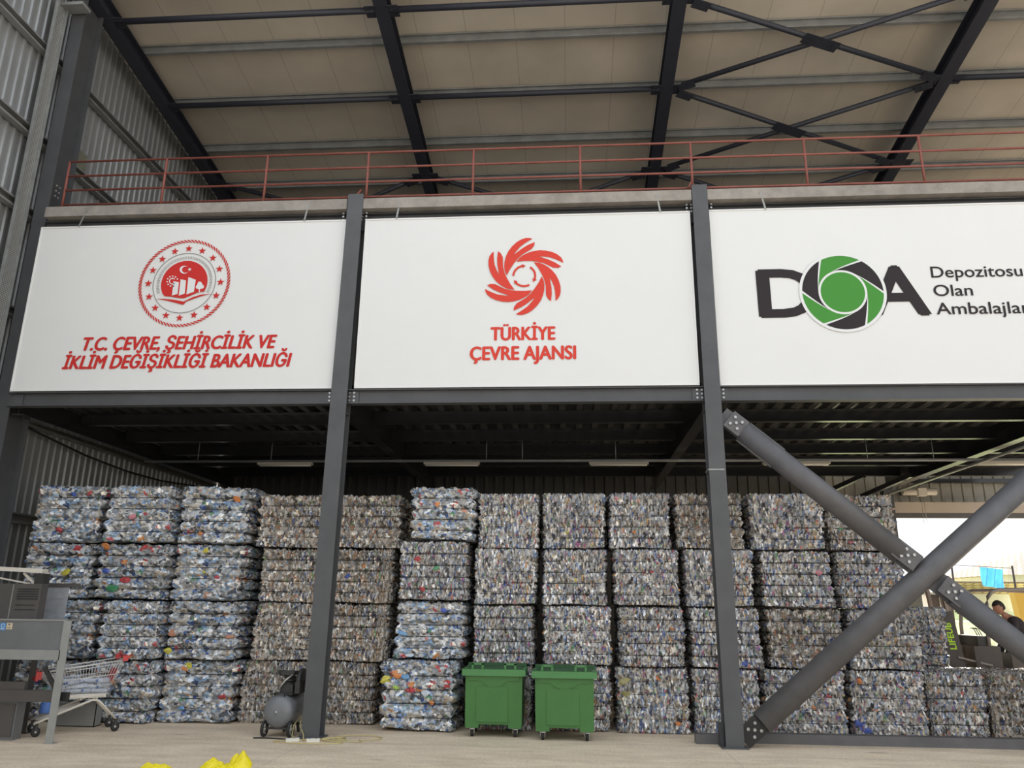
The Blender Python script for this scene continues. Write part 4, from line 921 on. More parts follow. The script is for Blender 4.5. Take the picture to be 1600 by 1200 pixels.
MB().lathe((-0.01, 0.44, 0.65), (0, 1, 0), [(0, 0), (0.08, 0.0), (0.085, 0.01), (0.085, 0.19), (0.07, 0.21), (0, 0.21)], 18).build('motor', M['black'], cp)
MB().bar((-0.17, 0.06, 0.115), (0.17, 0.06, 0.115), 0.03, 0.03).bar((0.0, 0.06, 0.115), (0.0, 0.55, 0.115), 0.16, 0.02).bar((-0.11, 0.55, 0.0), (-0.08, 0.55, 0.13), 0.04, 0.03).bar((0.11, 0.55, 0.0), (0.08, 0.55, 0.13), 0.04, 0.03).bar((-0.12, 0.55, 0.115), (0.12, 0.55, 0.115), 0.04, 0.02).build('stand', M['black'], cp)
for s in (-1, 1):
    w = MB().lathe((s * 0.185 - 0.018, 0.06, 0.105), (1, 0, 0), [(0.075, 0), (0.098, 0.0), (0.105, 0.01), (0.105, 0.026), (0.098, 0.036), (0.075, 0.036), (0.075, 0)], 24).build('wheel', M['rubber'], cp)
    mb = MB().lathe((s * 0.185 - 0.02, 0.06, 0.105), (1, 0, 0), [(0, 0), (0.022, 0), (0.022, 0.04), (0, 0.04)], 12)
    for k in range(5): a = 2 * pi * k / 5; mb.bar((s * 0.185, 0.06 + 0.02 * cos(a), 0.105 + 0.02 * sin(a)), (s * 0.185, 0.06 + 0.078 * cos(a), 0.105 + 0.078 * sin(a)), 0.012, 0.02, (1, 0, 0))
    mb.build('spokes', M['castor'], w)
o = MB().path([(-4.24 + 0.02 * sin(3 * t) + 0.62 * t, 11.02 - 0.05 * t + 0.03 * sin(5 * t), 0.012) for t in np.linspace(0, 1, 14)], 0.009, 6).build('air_hose', M['rubber']); tag(o, 'thin black hose lying on the floor under the compressor wheels', 'hose')
# extension cord with two sockets
def loop(cx, cy, rx, ry, a0, a1, n=18, z=0.01, ph=0.0): return [(cx + rx * cos(radians(a0 + (a1 - a0) * k / n)), cy + ry * sin(radians(a0 + (a1 - a0) * k / n)), z + 0.006 * abs(sin(k * 0.9 + ph))) for k in range(n + 1)]
pts = [(-3.68, 11.34, 0.30), (-3.66, 11.16, 0.17), (-3.56, 11.04, 0.05)] + loop(-3.30, 10.96, 0.24, 0.12, 200, 20, 12) + loop(-2.86, 11.22, 0.32, 0.20, 250, -80, 22) + loop(-2.95, 11.05, 0.42, 0.14, 300, 100, 14) + [(-3.30, 11.02, 0.012), (-3.48, 10.98, 0.012)] + loop(-3.42, 10.80, 0.46, 0.12, 110, 430, 24) + [(-3.22, 10.90, 0.012)]
o = MB().path(pts, 0.0065, 6).build('extension_cord', M['cable'])
tag(o, 'yellowish extension cord lying in loops at the foot of the left steel post', 'cord')
o = MB().path([(-3.70, 11.30, 0.26), (-3.74, 11.14, 0.16), (-3.70, 10.98, 0.05), (-3.58, 10.93, 0.015), (-3.56, 10.92, 0.015)], 0.0065, 6).build('power_lead', M['cable']); tag(o, 'pale power lead hanging from the compressor down to a white socket', 'cord')
for x, y, a, lab in ((-3.66, 10.90, 0.35, 'white socket block on the floor by the compressor, left of two'), (-3.38, 10.90, 0.15, 'white socket block on the floor by the post foot, right of two')):
    s = MB().box((0, 0, 0.021), (0.17, 0.06, 0.04)).build('socket_block', M['white'], bevel=0.012); s.location = (x, y, 0.0); s.rotation_euler = (0, 0, a); tag(s, lab, 'socket block', 'socket blocks')
    mb = MB(); [mb.tube((dx, 0, 0.040), (dx, 0, 0.043), 0.017, 12) for dx in (-0.05, 0.03)]; mb.build('outlet', M['greyline'], s)

# ================================================================== SHOPPING TROLLEY
ct = empty('shopping_trolley', (0, 0, 0), 'wire shopping trolley with red plastic ends, half full of bottles, beside the grey machine', 'shopping trolley')
CTA = radians(40); CTR = Matrix.Rotation(CTA, 3, 'Z') @ Matrix.Diagonal((0.90, 1.1, 1.0)); CTP = Vector((-6.47, 11.33, 0)); CTQ = Vector((-6.37, 11.36, 0))
def ctx(p): return CTQ + CTR @ (Vector(p) - CTP)
ct.rotation_euler = (0, 0, CTA); ct.scale = (0.90, 1.1, 1.0); ct.location = ctx((0, 0, 0))
Y0, Y1 = 11.30, 11.78
# basket corners: low front at the left, high rear with the handle at the right
TL, TR, BL_, BR_ = (-7.62, 0.80), (-6.46, 0.945), (-7.30, 0.50), (-6.64, 0.50)
def lerp(a, b, t): return (a[0] + (b[0] - a[0]) * t, a[1] + (b[1] - a[1]) * t)
mb = MB()
for y in (Y0, Y1):
    yi = y + (0.05 if y == Y0 else -0.05)
    for t, r in ((0.0, 0.010), (0.10, 0.006), (0.42, 0.007), (0.72, 0.005), (1.0, 0.009)):
        a, b = lerp(TL, BL_, t), lerp(TR, BR_, t); yy = y + (yi - y) * t; mb.tube((a[0], yy, a[1]), (b[0], yy, b[1]), r, 6)
    for k in range(27):
        u = k / 26; a, b = lerp(TL, TR, u), lerp(BL_, BR_, u); mb.tube((a[0], y, a[1]), (b[0], yi, b[1]), 0.0028, 4)
for A, B in ((TL, BL_), (TR, BR_)):
    for t in (0.0, 0.5, 1.0):
        p = lerp(A, B, t); i = 0.05 * t; mb.tube((p[0], Y0 + i, p[1]), (p[0], Y1 - i, p[1]), 0.005, 6)
    for k in range(9): v = k / 8; mb.tube((A[0], Y0 + (Y1 - Y0) * v, A[1]), (B[0], Y0 + 0.05 + (Y1 - Y0 - 0.1) * v, B[1]), 0.0022, 4)
for k in range(14): u = k / 13; p = lerp(BL_, BR_, u); mb.tube((p[0], Y0 + 0.05, p[1]), (p[0], Y1 - 0.05, p[1]), 0.0025, 4)
mb.build('wire_basket', M['chrome'], ct)
mb = MB()
for y in (Y0 + 0.03, Y1 - 0.03):
    mb.path([(-7.58, y, 0.16), (-7.48, y, 0.20), (-6.90, y, 0.405), (-6.84, y, 0.425), (-6.77, y, 0.42), (-6.72, y, 0.39), (-6.47, y, 0.16)], 0.0165, 8)
    mb.tube((-7.30, y, 0.47), (-6.68, y, 0.47), 0.014, 8)
mb.tube((-7.0, Y0 + 0.03, 0.44), (-7.0, Y1 - 0.03, 0.44), 0.012, 8).tube((-6.78, Y0 + 0.03, 0.45), (-6.78, Y1 - 0.03, 0.45), 0.014, 8).bx(-7.32, -6.66, Y0 + 0.02, Y0 + 0.04, 0.455, 0.50)
mb.build('chassis', M['cream'], ct)
mb = MB()
for k in range(9): y = Y0 + 0.06 + (Y1 - Y0 - 0.12) * k / 8; mb.tube((-7.55, y, 0.20), (-6.95, y, 0.36), 0.004, 5)
mb.build('lower_rack', M['chrome'], ct)
MB().tube((-6.42, Y0 - 0.02, 0.985), (-6.42, Y1 + 0.02, 0.985), 0.02, 10).bx(-6.50, -6.42, Y0 - 0.015, Y0 + 0.01, 0.93, 1.0).bx(-6.50, -6.42, Y1 - 0.01, Y1 + 0.015, 0.93, 1.0).build('handle', M['cartred'], ct)
MB().box((-6.57, (Y0 + Y1) / 2, 0.74), (0.012, 0.36, 0.18), Matrix.Rotation(0.38, 3, 'Y')).build('seat_flap', M['cartred'], ct)
MB().bx(-7.66, -7.58, Y0 - 0.01, Y0 + 0.04, 0.72, 0.82).bx(-7.66, -7.58, Y1 - 0.04, Y1 + 0.01, 0.72, 0.82).bx(-7.655, -7.62, Y0, Y1, 0.70, 0.73).build('corner_bumper', M['cartred'], ct)
for x in (-7.54, -6.47):
    for y in (Y0 + 0.03, Y1 - 0.03):
        c = MB().bx(x - 0.02, x + 0.02, y - 0.022, y - 0.018, 0.06, 0.155).bx(x - 0.02, x + 0.02, y + 0.018, y + 0.022, 0.06, 0.155).bx(x - 0.022, x + 0.022, y - 0.022, y + 0.022, 0.145, 0.165).build('castor', M['black'], ct)
        MB().lathe((x, y - 0.016, 0.062), (0, 1, 0), [(0, 0), (0.045, 0), (0.062, 0.006), (0.062, 0.026), (0.045, 0.032), (0, 0.032)], 18).build('wheel', M['rubber'], c)
        MB().lathe((x, y - 0.024, 0.062), (0, 1, 0), [(0, 0), (0.018, 0), (0.018, 0.048), (0, 0.048)], 10).build('hub', M['castor'], c)
# bottles lying in the trolley
def bottle_mesh():
    mb = MB(); mb.lathe((0, 0, 0), (1, 0, 0), [(0, 0), (0.028, 0.0), (0.033, 0.012), (0.032, 0.05), (0.027, 0.075), (0.032, 0.10), (0.032, 0.14), (0.022, 0.185), (0.012, 0.205), (0.012, 0.212), (0, 0.212)], 14)
    o = mb.build('plastic_bottle', M['pet']); me = o.data; bpy.data.objects.remove(o)
    mb = MB(); mb.lathe((0.212, 0, 0), (1, 0, 0), [(0, 0), (0.015, 0), (0.015, 0.018), (0, 0.018)], 12); o = mb.build('cap', M['petblue']); mc = o.data; bpy.data.objects.remove(o); return me, mc
bme, bcm = bottle_mesh(); rr = random.Random(3)
for k in range(22):
    layer = 0 if k < 9 else (1 if k < 16 else 2); n = (9, 7, 6)[layer]; i = k - (0, 9, 16)[layer]
    b = bpy.data.objects.new('plastic_bottle', bme); COL.objects.link(b)
    b.location = (-7.20 + 0.42 * (i % 3) / 2 - 0.08 * rr.random() + (0.02 if layer else 0), 11.42 + 0.09 * (i // 3) + 0.03 * layer, 0.538 + 0.062 * layer); b.rotation_euler = (rr.random() * 6, rr.uniform(-0.06, 0.06), rr.uniform(-0.8, 0.8) + (pi if rr.random() < 0.5 else 0))
    if cos(b.rotation_euler.z) < 0: b.location.x += 0.2
    b.location = ctx(b.location); b.rotation_euler.z += CTA
    tag(b, 'clear plastic bottle lying in the wire shopping trolley', 'bottle', 'bottles in the trolley')
    c = bpy.data.objects.new('cap', bcm); COL.objects.link(c); c.parent = b
o = MB().lathe(ctx((-7.42, 11.56, 0.265)), (0, 0, 1), [(0, 0), (0.07, 0), (0.075, 0.01), (0.075, 0.12), (0.06, 0.15), (0.03, 0.16), (0, 0.16)], 18).build('canister', M['petblue']); tag(o, 'small blue canister on the lower rack of the shopping trolley', 'canister')
o = empty('crate', (-7.16, 11.76, 0), 'grey plastic crate on the floor behind the shopping trolley', 'crate')
mb = MB(); mb.bx(-0.30, 0.30, -0.09, -0.08, 0.0, 0.33).bx(-0.30, 0.30, 0.08, 0.09, 0.0, 0.33).bx(-0.30, -0.29, -0.09, 0.09, 0, 0.33).bx(0.29, 0.30, -0.09, 0.09, 0, 0.33).bx(-0.30, 0.30, -0.09, 0.09, 0.0, 0.012); mb.build('body', M['inoxlight'], o)
mb = MB(); mb.bx(-0.31, 0.31, -0.10, -0.08, 0.31, 0.335).bx(-0.31, 0.31, 0.08, 0.10, 0.31, 0.335); mb.build('rim', M['inoxlight'], o)

# ================================================================== GREY SORTING MACHINE AT THE LEFT EDGE
mc = empty('sorting_machine', (-7.8, 10.6, 0), 'grey steel machine with a hopper panel on legs, at the left edge', 'machine')
def mp(x, y, z): return Vector((x + 7.8, y - 10.6, z))
def mbx(mb, x0, x1, y0, y1, z0, z1): return mb.bx(x0 + 7.8, x1 + 7.8, y0 - 10.6, y1 - 10.6, z0, z1)
mb = MB(); mbx(mb, -9.0, -6.66, 10.30, 10.33, 1.12, 1.49); mb.build('front_panel', M['inox'], mc, bevel=0.006)
mb = MB(); mbx(mb, -9.0, -6.64, 10.27, 10.36, 1.0, 1.125); mb.build('bottom_rail', M['inoxlight'], mc, bevel=0.006)
mb = MB(); mbx(mb, -9.0, -6.62, 10.29, 10.48, 1.488, 1.505); mbx(mb, -9.0, -7.10, 10.48, 11.05, 1.488, 1.505); mb.build('top_plate', M['inoxlight'], mc)
def leg(x, y, zt, m, w=0.105):
    mb = MB(); p, q = mp(x, y, 0.012), mp(x, y, zt); mb.prof(p, q, [(-w / 2, -0.04), (w / 2, -0.04), (w / 2, 0.04), (w / 2 - 0.012, 0.04), (w / 2 - 0.012, -0.028), (-w / 2, -0.028)], (0, 1, 0)); mb.box(mp(x, y, 0.006), (w + 0.02, 0.1, 0.012)); mb.build('leg', m, mc)
leg(-6.60, 10.31, 1.49, M['inoxlight']); leg(-7.45, 11.02, 1.0, M['inoxdark'], 0.09); leg(-8.9, 10.31, 1.0, M['inoxlight']); leg(-8.9, 11.02, 1.0, M['inoxdark'])
mb = MB(); mbx(mb, -8.9, -6.66, 10.36, 10.44, 0.48, 0.62); mbx(mb, -7.52, -7.12, 10.38, 10.44, 0.62, 0.72); mb.build('cross_rail', M['inoxdark'], mc, bevel=0.005)
mb = MB(); mb.bar(mp(-6.68, 10.40, 0.60), mp(-6.90, 10.40, 0.90), 0.05, 0.03, (0, 1, 0)); mbx(mb, -6.64, -6.52, 10.36, 10.44, 0.50, 0.60); mb.build('support_strut', M['black'], mc)
mb = MB(); mbx(mb, -8.6, -7.22, 10.45, 10.62, 0.0, 0.52); mb.build('floor_cabinet', M['inox'], mc, bevel=0.008)
mb = MB(); mbx(mb, -8.5, -7.24, 10.435, 10.45, 0.04, 0.44); mb.build('cabinet_door', M['inoxdark'], mc, bevel=0.004)
mb = MB(); mbx(mb, -9.0, -7.17, 10.46, 10.60, 1.505, 1.965); cab = mb.build('upper_cabinet', M['inoxdark'], mc, bevel=0.006)
mb = MB(); mbx(mb, -7.575, -7.565, 10.452, 10.46, 1.51, 1.96); mb.build('panel_seam', M['inoxlight'], cab)
mb = MB()
for r in range(5): mbx(mb, -7.50, -7.20, 10.453, 10.462, 1.885 - 0.032 * r, 1.900 - 0.032 * r)
for r in range(2): mbx(mb, -7.50, -7.22, 10.453, 10.462, 1.68 - 0.06 * r, 1.69 - 0.06 * r)
mb.build('vent_slot', M['black'], cab)
mb = MB(); mb.bar(mp(-9.0, 10.55, 2.215), mp(-7.22, 10.55, 2.135), 0.12, 0.055); mb.build('top_arm', M['cream'], mc, bevel=0.004)
mb = MB(); mb.bar(mp(-8.4, 10.55, 2.13), mp(-7.40, 10.55, 1.965), 0.02, 0.02); mb.bar(mp(-7.52, 10.55, 2.11), mp(-7.34, 10.55, 1.97), 0.03, 0.03); mb.build('arm_strut', M['cream'], mc)
mb = MB(); mbx(mb, -7.30, -7.17, 10.47, 10.60, 1.966, 2.10); mb.build('sensor_box', M['black'], mc, bevel=0.01)
mb = MB(); mbx(mb, -7.42, -7.10, 10.96, 10.965, 1.506, 1.93); mb.build('clear_flap', M['haze'], mc)
mb = MB(); mbx(mb, -7.45, -6.95, 10.955, 10.985, 1.93, 1.985); mb.build('flap_rail', M['inoxdark'], mc)
mb = MB(); mbx(mb, -7.545, -7.465, 10.296, 10.30, 1.36, 1.455); sk = mb.build('sticker', M['stickblue'], mc); sk['label'] = 'blue pictogram sticker'
mb = MB(); mb.lathe(mp(-7.505, 10.2965, 1.42), (0, -1, 0), [(0.020, 0), (0.026, 0), (0.026, 0.002), (0.020, 0.002), (0.020, 0)], 20); mbx(mb, -7.535, -7.475, 10.294, 10.2965, 1.375, 1.383); mb.build('pictogram', M['white'], sk)
mb = MB(); mbx(mb, -7.455, -7.375, 10.296, 10.30, 1.375, 1.455); sk = mb.build('sticker', M['stickbeige'], mc); sk['label'] = 'beige pictogram sticker'
mb = MB(); mbx(mb, -7.435, -7.40, 10.294, 10.2965, 1.425, 1.445); mbx(mb, -7.44, -7.39, 10.294, 10.2965, 1.388, 1.40); mb.build('pictogram', M['greyline'], sk)

# ================================================================== YELLOW BAGS
def bag(x, y, w, d, peaks, seed, label, cat='bag'):
    mb = MB(); bm = mb.bm; r = random.Random(seed); n = 34; g = []
    for i in range(n + 1):
        row = []
        for j in range(n + 1):
            u, v = i / n * 2 - 1, j / n * 2 - 1; rr_ = max(abs(u), abs(v)); k = (rr_ / (math.hypot(u, v) + 1e-9)) if rr_ > 0 else 1
            px, py = u * k * w, v * k * d; q = math.hypot(px / w, py / d)
            z = 0.05 * max(0, 1 - q ** 3)
            for (ax, ay, h, s) in peaks: z = max(z, h * (1 - min(1, math.hypot((px - ax), (py - ay) * 1.1) / s)) ** 0.8)
            z += (0.012 * sin(px * 60 + seed) * sin(py * 47) + r.uniform(-0.008, 0.008)) * (1 - q * 0.7)
            row.append(bm.verts.new((px, py, max(0.003, z))))
        g.append(row)
    for i in range(n):
        for j in range(n): bm.faces.new((g[i][j], g[i + 1][j], g[i + 1][j + 1], g[i][j + 1]))
    bt = bm.verts.new((0, 0, 0.001)); rim = [g[i][0] for i in range(n)] + [g[n][j] for j in range(n)] + [g[i][n] for i in range(n, 0, -1)] + [g[0][j] for j in range(n, 0, -1)]
    for a, b in zip(rim, rim[1:] + rim[:1]): bm.faces.new((b, a, bt))
    o = mb.build('plastic_bag', M['bag'], loc=(x, y, 0)); tag(o, label, cat, 'yellow bags on the floor')
bag(-3.76, 9.02, 0.30, 0.20, [(0.19, 0.02, 0.205, 0.13), (0.10, 0.06, 0.17, 0.10), (-0.13, 0.0, 0.125, 0.16)], 4, 'crumpled yellow plastic bag with two peaks on the floor, larger of two')
bag(-4.48, 8.92, 0.18, 0.13, [(-0.10, 0.03, 0.075, 0.10), (0.05, 0.04, 0.06, 0.12)], 9, 'small flat yellow plastic bag on the floor at the bottom edge')

# ================================================================== FORKLIFT AND DRIVER
FY = 15.0
fk = empty('forklift', (7.6, FY, 0), 'dark forklift with overhead guard behind the low bales, in front of the bright opening', 'forklift')
def fb(mb, x0, x1, y0, y1, z0, z1): return mb.bx(x0 - 7.6, x1 - 7.6, y0, y1, z0, z1)
def fp(x, y, z): return Vector((x - 7.6, y, z))
mb = MB(); fb(mb, 6.85, 7.28, -0.5, 0.5, 0.30, 1.17); fb(mb, 7.28, 8.1, -0.5, 0.5, 0.22, 0.55); mb.build('chassis', M['fork'], fk, bevel=0.03)
mb = MB(); fb(mb, 7.45, 8.75, -0.48, 0.48, 0.55, 1.06); fb(mb, 8.1, 8.8, -0.52, 0.52, 0.30, 1.06); mb.build('counterweight', M['fork'], fk, bevel=0.05)
mb = MB(); fb(mb, 7.82, 8.30, -0.25, 0.25, 1.0, 1.115); mb.box(fp(8.32, 0, 1.32), (0.09, 0.46, 0.46), Matrix.Rotation(0.2, 3, 'Y')); mb.build('driver_seat', M['black'], fk, bevel=0.03)
mb = MB(); fb(mb, 6.95, 7.12, -0.45, 0.40, 1.17, 1.33); mb.build('dashboard', M['black'], fk, bevel=0.03)
mb = MB(); mb.tube(fp(7.10, 0, 1.20), fp(7.46, 0, 1.37), 0.02, 8); mb.path([fp(7.46, 0, 1.38) + Vector((0.10 * cos(t) * 0.55, 0.155 * sin(t), 0.085 * cos(t))) for t in np.linspace(0, 2 * pi, 20)[:-1]], 0.013, 6, True); mb.build('steering_wheel', M['black'], fk)
mb = MB()
for y in (-0.18, -0.26, -0.34): mb.path([fp(7.10, y, 1.30), fp(7.04, y, 1.44), fp(6.98, y, 1.46)], 0.008, 6)
mb.build('control_lever', M['black'], fk)
for y in (-0.46, 0.46):
    mb = MB(); mb.path([fp(7.12, y, 1.15), fp(7.13, y, 1.50), fp(7.18, y, 1.86), fp(7.22, y, 1.98), fp(7.29, y, 2.06), fp(7.40, y, 2.10), fp(7.9, y, 2.115), fp(8.5, y, 2.09), fp(8.62, y, 2.0), fp(8.66, y, 1.06)], 0.032, 10); mb.build('guard_post', M['forkpost'], fk)
mb = MB()
for x in (7.40, 7.62, 7.84, 8.06, 8.28, 8.48): mb.bar(fp(x, -0.46, 2.10), fp(x, 0.46, 2.10), 0.04, 0.02)
mb.build('guard_bars', M['forkpost'], fk)
for y in (-0.30, 0.30):
    mb = MB(); mb.bar(fp(6.74, y, 0.10), fp(6.50, y, 2.5), 0.055, 0.08, (0, 1, 0)); mb.build('mast_upright', M['forkmast'], fk)
mb = MB(); mb.bar(fp(6.50, -0.3, 2.46), fp(6.50, 0.3, 2.46), 0.08, 0.06); mb.bar(fp(6.63, -0.3, 1.2), fp(6.63, 0.3, 1.2), 0.06, 0.08); mb.bar(fp(6.66, -0.3, 0.7), fp(6.66, 0.3, 0.7), 0.06, 0.08); mb.build('mast_crossbar', M['forkmast'], fk)
mb = MB()
for y, dx in ((-0.16, 0.0), (-0.08, 0.03), (0.06, -0.02)): mb.path([fp(6.82 + dx, y, 0.9), fp(6.72 + dx, y, 1.5), fp(6.66 + dx, y, 2.1), fp(6.54 + dx, y, 2.44)], 0.016, 6)
mb.build('hydraulic_hose', M['forkmast'], fk)
mb = MB(); mb.bar(fp(6.62, -0.40, 0.55), fp(6.48, -0.40, 1.72), 0.03, 0.26, (1, 0, 0)); mb.build('clamp_arm', M['fork'], fk)
mb = MB(); mb.bar(fp(6.60, -0.42, 0.98), fp(7.1, -0.52, 0.86), 0.03, 0.03); mb.build('tie_rod', M['forkpost'], fk)
# lime letters running up the clamp arm
me = text_mesh('LIFEUB', 0, 0.03, 1.08); n = len(me.vertices); co = np.empty(n * 3); me.vertices.foreach_get('co', co); co = co.reshape(-1, 3)
L = co[:, 0].max(); s = 0.44 / L; out = np.stack([6.555 - 7.6 - 0.115 * (co[:, 0] * s - 0.22) - co[:, 1] * s * 1.05 + 0.02, -0.418 - co[:, 2] * s, 1.10 + co[:, 0] * s], 1)
me.vertices.foreach_set('co', out.ravel()); me.update(); me.materials.clear(); me.materials.append(M['lime']); me.name = 'lettering'
o = bpy.data.objects.new('lettering', me); COL.objects.link(o); o.parent = fk
for x, r in ((7.02, 0.30), (8.35, 0.25)):
    for y in (-0.46, 0.46):
        w = MB().lathe(fp(x, y - 0.09, r), (0, 1, 0), [(0, 0), (r * 0.6, 0), (r * 0.95, 0.01), (r, 0.03), (r, 0.15), (r * 0.95, 0.17), (r * 0.6, 0.18), (0, 0.18)], 24).build('wheel', M['rubber'], fk)
        MB().lathe(fp(x, y - 0.10, r), (0, 1, 0), [(0, 0), (r * 0.5, 0), (r * 0.5, 0.2), (0, 0.2)], 16).build('hub', M['ochre'], w)

def skin_mesh(nodes, edges, name, m, sub=2):
    bm = bmesh.new(); ly = bm.verts.layers.skin.verify(); vs_ = []
    for i, (p, r) in enumerate(nodes):
        v = bm.verts.new(p); v[ly].radius = (r, r) if not isinstance(r, tuple) else r; v[ly].use_root = (i == 0); vs_.append(v)
    for a, b in edges: bm.edges.new((vs_[a], vs_[b]))
    me = bpy.data.meshes.new('tmp'); bm.to_mesh(me); bm.free(); ob = bpy.data.objects.new('tmp', me); COL.objects.link(ob)
    sm = ob.modifiers.new('s', 'SKIN'); sm.use_smooth_shade = True; ss = ob.modifiers.new('u', 'SUBSURF'); ss.levels = sub; ss.render_levels = sub
    bpy.context.view_layer.update(); out = bpy.data.meshes.new_from_object(ob.evaluated_get(bpy.context.evaluated_depsgraph_get()))
    bpy.data.objects.remove(ob); out.name = name; out.materials.clear(); out.materials.append(m)
    for p in out.polygons: p.use_smooth = True
    return out
# seated, leaning towards the wheel, facing left; origin on the seat
DX, DZ = 7.86, 1.16
def dn(x, y, z): return (x - DX, y, z - DZ)
body_n = [(dn(7.86, 0, 1.27), 0.13), (dn(7.78, 0, 1.40), 0.125), (dn(7.66, 0, 1.54), 0.13), (dn(7.54, 0, 1.645), 0.085), (dn(7.49, 0, 1.70), 0.055), (dn(7.455, 0, 1.75), 0.055),
          (dn(7.56, -0.17, 1.60), 0.062), (dn(7.50, -0.24, 1.38), 0.046), (dn(7.32, -0.15, 1.42), 0.036), (dn(7.28, -0.13, 1.44), 0.030),
          (dn(7.56, 0.17, 1.60), 0.062), (dn(7.50, 0.24, 1.38), 0.046), (dn(7.32, 0.15, 1.42), 0.036), (dn(7.28, 0.13, 1.44), 0.030),
          (dn(7.82, -0.10, 1.24), 0.085), (dn(7.42, -0.14, 1.22), 0.062), (dn(7.36, -0.14, 0.86), 0.045), (dn(7.35, -0.14, 0.62), 0.036), (dn(7.24, -0.14, 0.585), 0.034),
          (dn(7.82, 0.10, 1.24), 0.085), (dn(7.42, 0.14, 1.22), 0.062), (dn(7.36, 0.14, 0.86), 0.045), (dn(7.35, 0.14, 0.62), 0.036), (dn(7.24, 0.14, 0.585), 0.034)]
body_e = [(0, 1), (1, 2), (2, 3), (3, 4), (4, 5), (3, 6), (6, 7), (7, 8), (8, 9), (3, 10), (10, 11), (11, 12), (12, 13), (0, 14), (14, 15), (15, 16), (16, 17), (17, 18), (0, 19), (19, 20), (20, 21), (21, 22), (22, 23)]
bme_ = skin_mesh(body_n, body_e, 'person', M['skin'])
bm = bmesh.new(); bm.from_mesh(bme_)
HC = Vector(dn(7.405, 0, 1.835)); hb = bmesh.new(); bmesh.ops.create_icosphere(hb, subdivisions=4, radius=1)
for v in hb.verts:
    c = v.co.copy(); x, y, z = c.x * 0.098, c.y * 0.076, c.z * 0.122          # face towards -x
    if z < -0.02: k = 1 + 2.2 * (z + 0.02); y *= max(0.62, k); x = x * max(0.75, k) - 0.012 * (-(z + 0.02) / 0.1) * 1.2
    fx = c.x < -0.5
    if fx:
        x -= 0.026 * max(0, 1 - abs(y) / 0.018) * max(0, 1 - abs(z + 0.018) / 0.034)      # nose
        x += 0.010 * max(0, 1 - abs(abs(y) - 0.032) / 0.018) * max(0, 1 - abs(z - 0.008) / 0.016)   # eye sockets
        x -= 0.007 * max(0, 1 - abs(y) / 0.026) * max(0, 1 - abs(z + 0.060) / 0.012)      # lips
        x -= 0.006 * max(0, 1 - abs(z - 0.030) / 0.014) * max(0, 1 - abs(y) / 0.06)       # brow
    ea = max(0, 1 - abs(c.x * 0.098 - 0.012) / 0.022) * max(0, 1 - abs(z + 0.004) / 0.034)
    if abs(c.y) > 0.75: y += math.copysign(0.016 * ea, c.y)
    v.co = (x, y, z)
bmesh.ops.rotate(hb, verts=hb.verts, cent=(0, 0, 0), matrix=Matrix.Rotation(-0.30, 3, 'Y')); bmesh.ops.translate(hb, verts=hb.verts, vec=HC)
for f in hb.faces: f.smooth = True
tm = bpy.data.meshes.new('h'); hb.to_mesh(tm); hb.free(); bm.from_mesh(tm); bpy.data.meshes.remove(tm)
fm = MB()
for s in (-1, 1):                                                  # hands closed on the wheel
    w = Vector(dn(7.28, s * 0.13, 1.44)); fm.lathe(w + Vector((0.0, 0, -0.01)), (-0.8, s * 0.2, 0.35), [(0, -0.02), (0.028, 0.0), (0.038, 0.03), (0.036, 0.065), (0, 0.08)], 10)
    for i, l in enumerate((0.062, 0.072, 0.068, 0.054)):
        b = w + Vector((-0.055, s * (0.034 - 0.020 * i), 0.028 - 0.006 * abs(i - 1))); fm.path([b, b + Vector((-l * 0.55, 0, 0.006)), b + Vector((-l * 0.75, 0, -l * 0.35)), b + Vector((-l * 0.45, 0, -l * 0.65))], 0.0085, 6)
    b = w + Vector((-0.015, -s * 0.032, 0.012)); fm.path([b, b + Vector((-0.03, -s * 0.016, 0.0)), b + Vector((-0.058, -s * 0.014, -0.012))], 0.0095, 6)
tm = bpy.data.meshes.new('h'); fm.bm.to_mesh(tm); fm.bm.free(); bm.from_mesh(tm); bpy.data.meshes.remove(tm)
bm.to_mesh(bme_); bm.free()
pe = bpy.data.objects.new('person', bme_); COL.objects.link(pe); pe.location = (DX + 0.2, FY, DZ - 0.03)
tag(pe, 'forklift driver in dark clothes sitting at the wheel, leaning forward, facing left', 'person')
def shifted(idx, grow): return [(body_n[i][0], body_n[i][1] + grow) for i in idx]
def sub_e(idx, ed): mp_ = {v: k for k, v in enumerate(idx)}; return [(mp_[a], mp_[b]) for a, b in ed if a in mp_ and b in mp_]
idx = [0, 1, 2, 3, 6, 7, 8, 10, 11, 12]; me = skin_mesh(shifted(idx, 0.014), sub_e(idx, body_e), 'shirt', M['shirt']); o = bpy.data.objects.new('shirt', me); COL.objects.link(o); o.parent = pe
idx = [0, 14, 15, 16, 17, 19, 20, 21, 22]; me = skin_mesh(shifted(idx, 0.013), sub_e(idx, body_e), 'trousers', M['trouser']); o = bpy.data.objects.new('trousers', me); COL.objects.link(o); o.parent = pe
hb = bmesh.new(); bmesh.ops.create_icosphere(hb, subdivisions=4, radius=1); r = random.Random(2)
for v in hb.verts: v.co = (v.co.x * 0.106, v.co.y * 0.083, v.co.z * 0.130)
bmesh.ops.delete(hb, geom=[v for v in hb.verts if (v.co.z < 0.045 and v.co.x < -0.01) or v.co.z < -0.055 or (v.co.x < 0.02 and v.co.z < 0.01)], context='VERTS')
bmesh.ops.solidify(hb, geom=hb.faces[:], thickness=0.006)
for v in hb.verts: v.co *= 1 + r.uniform(-0.012, 0.012)
bmesh.ops.rotate(hb, verts=hb.verts, cent=(0, 0, 0), matrix=Matrix.Rotation(-0.30, 3, 'Y')); bmesh.ops.translate(hb, verts=hb.verts, vec=HC)
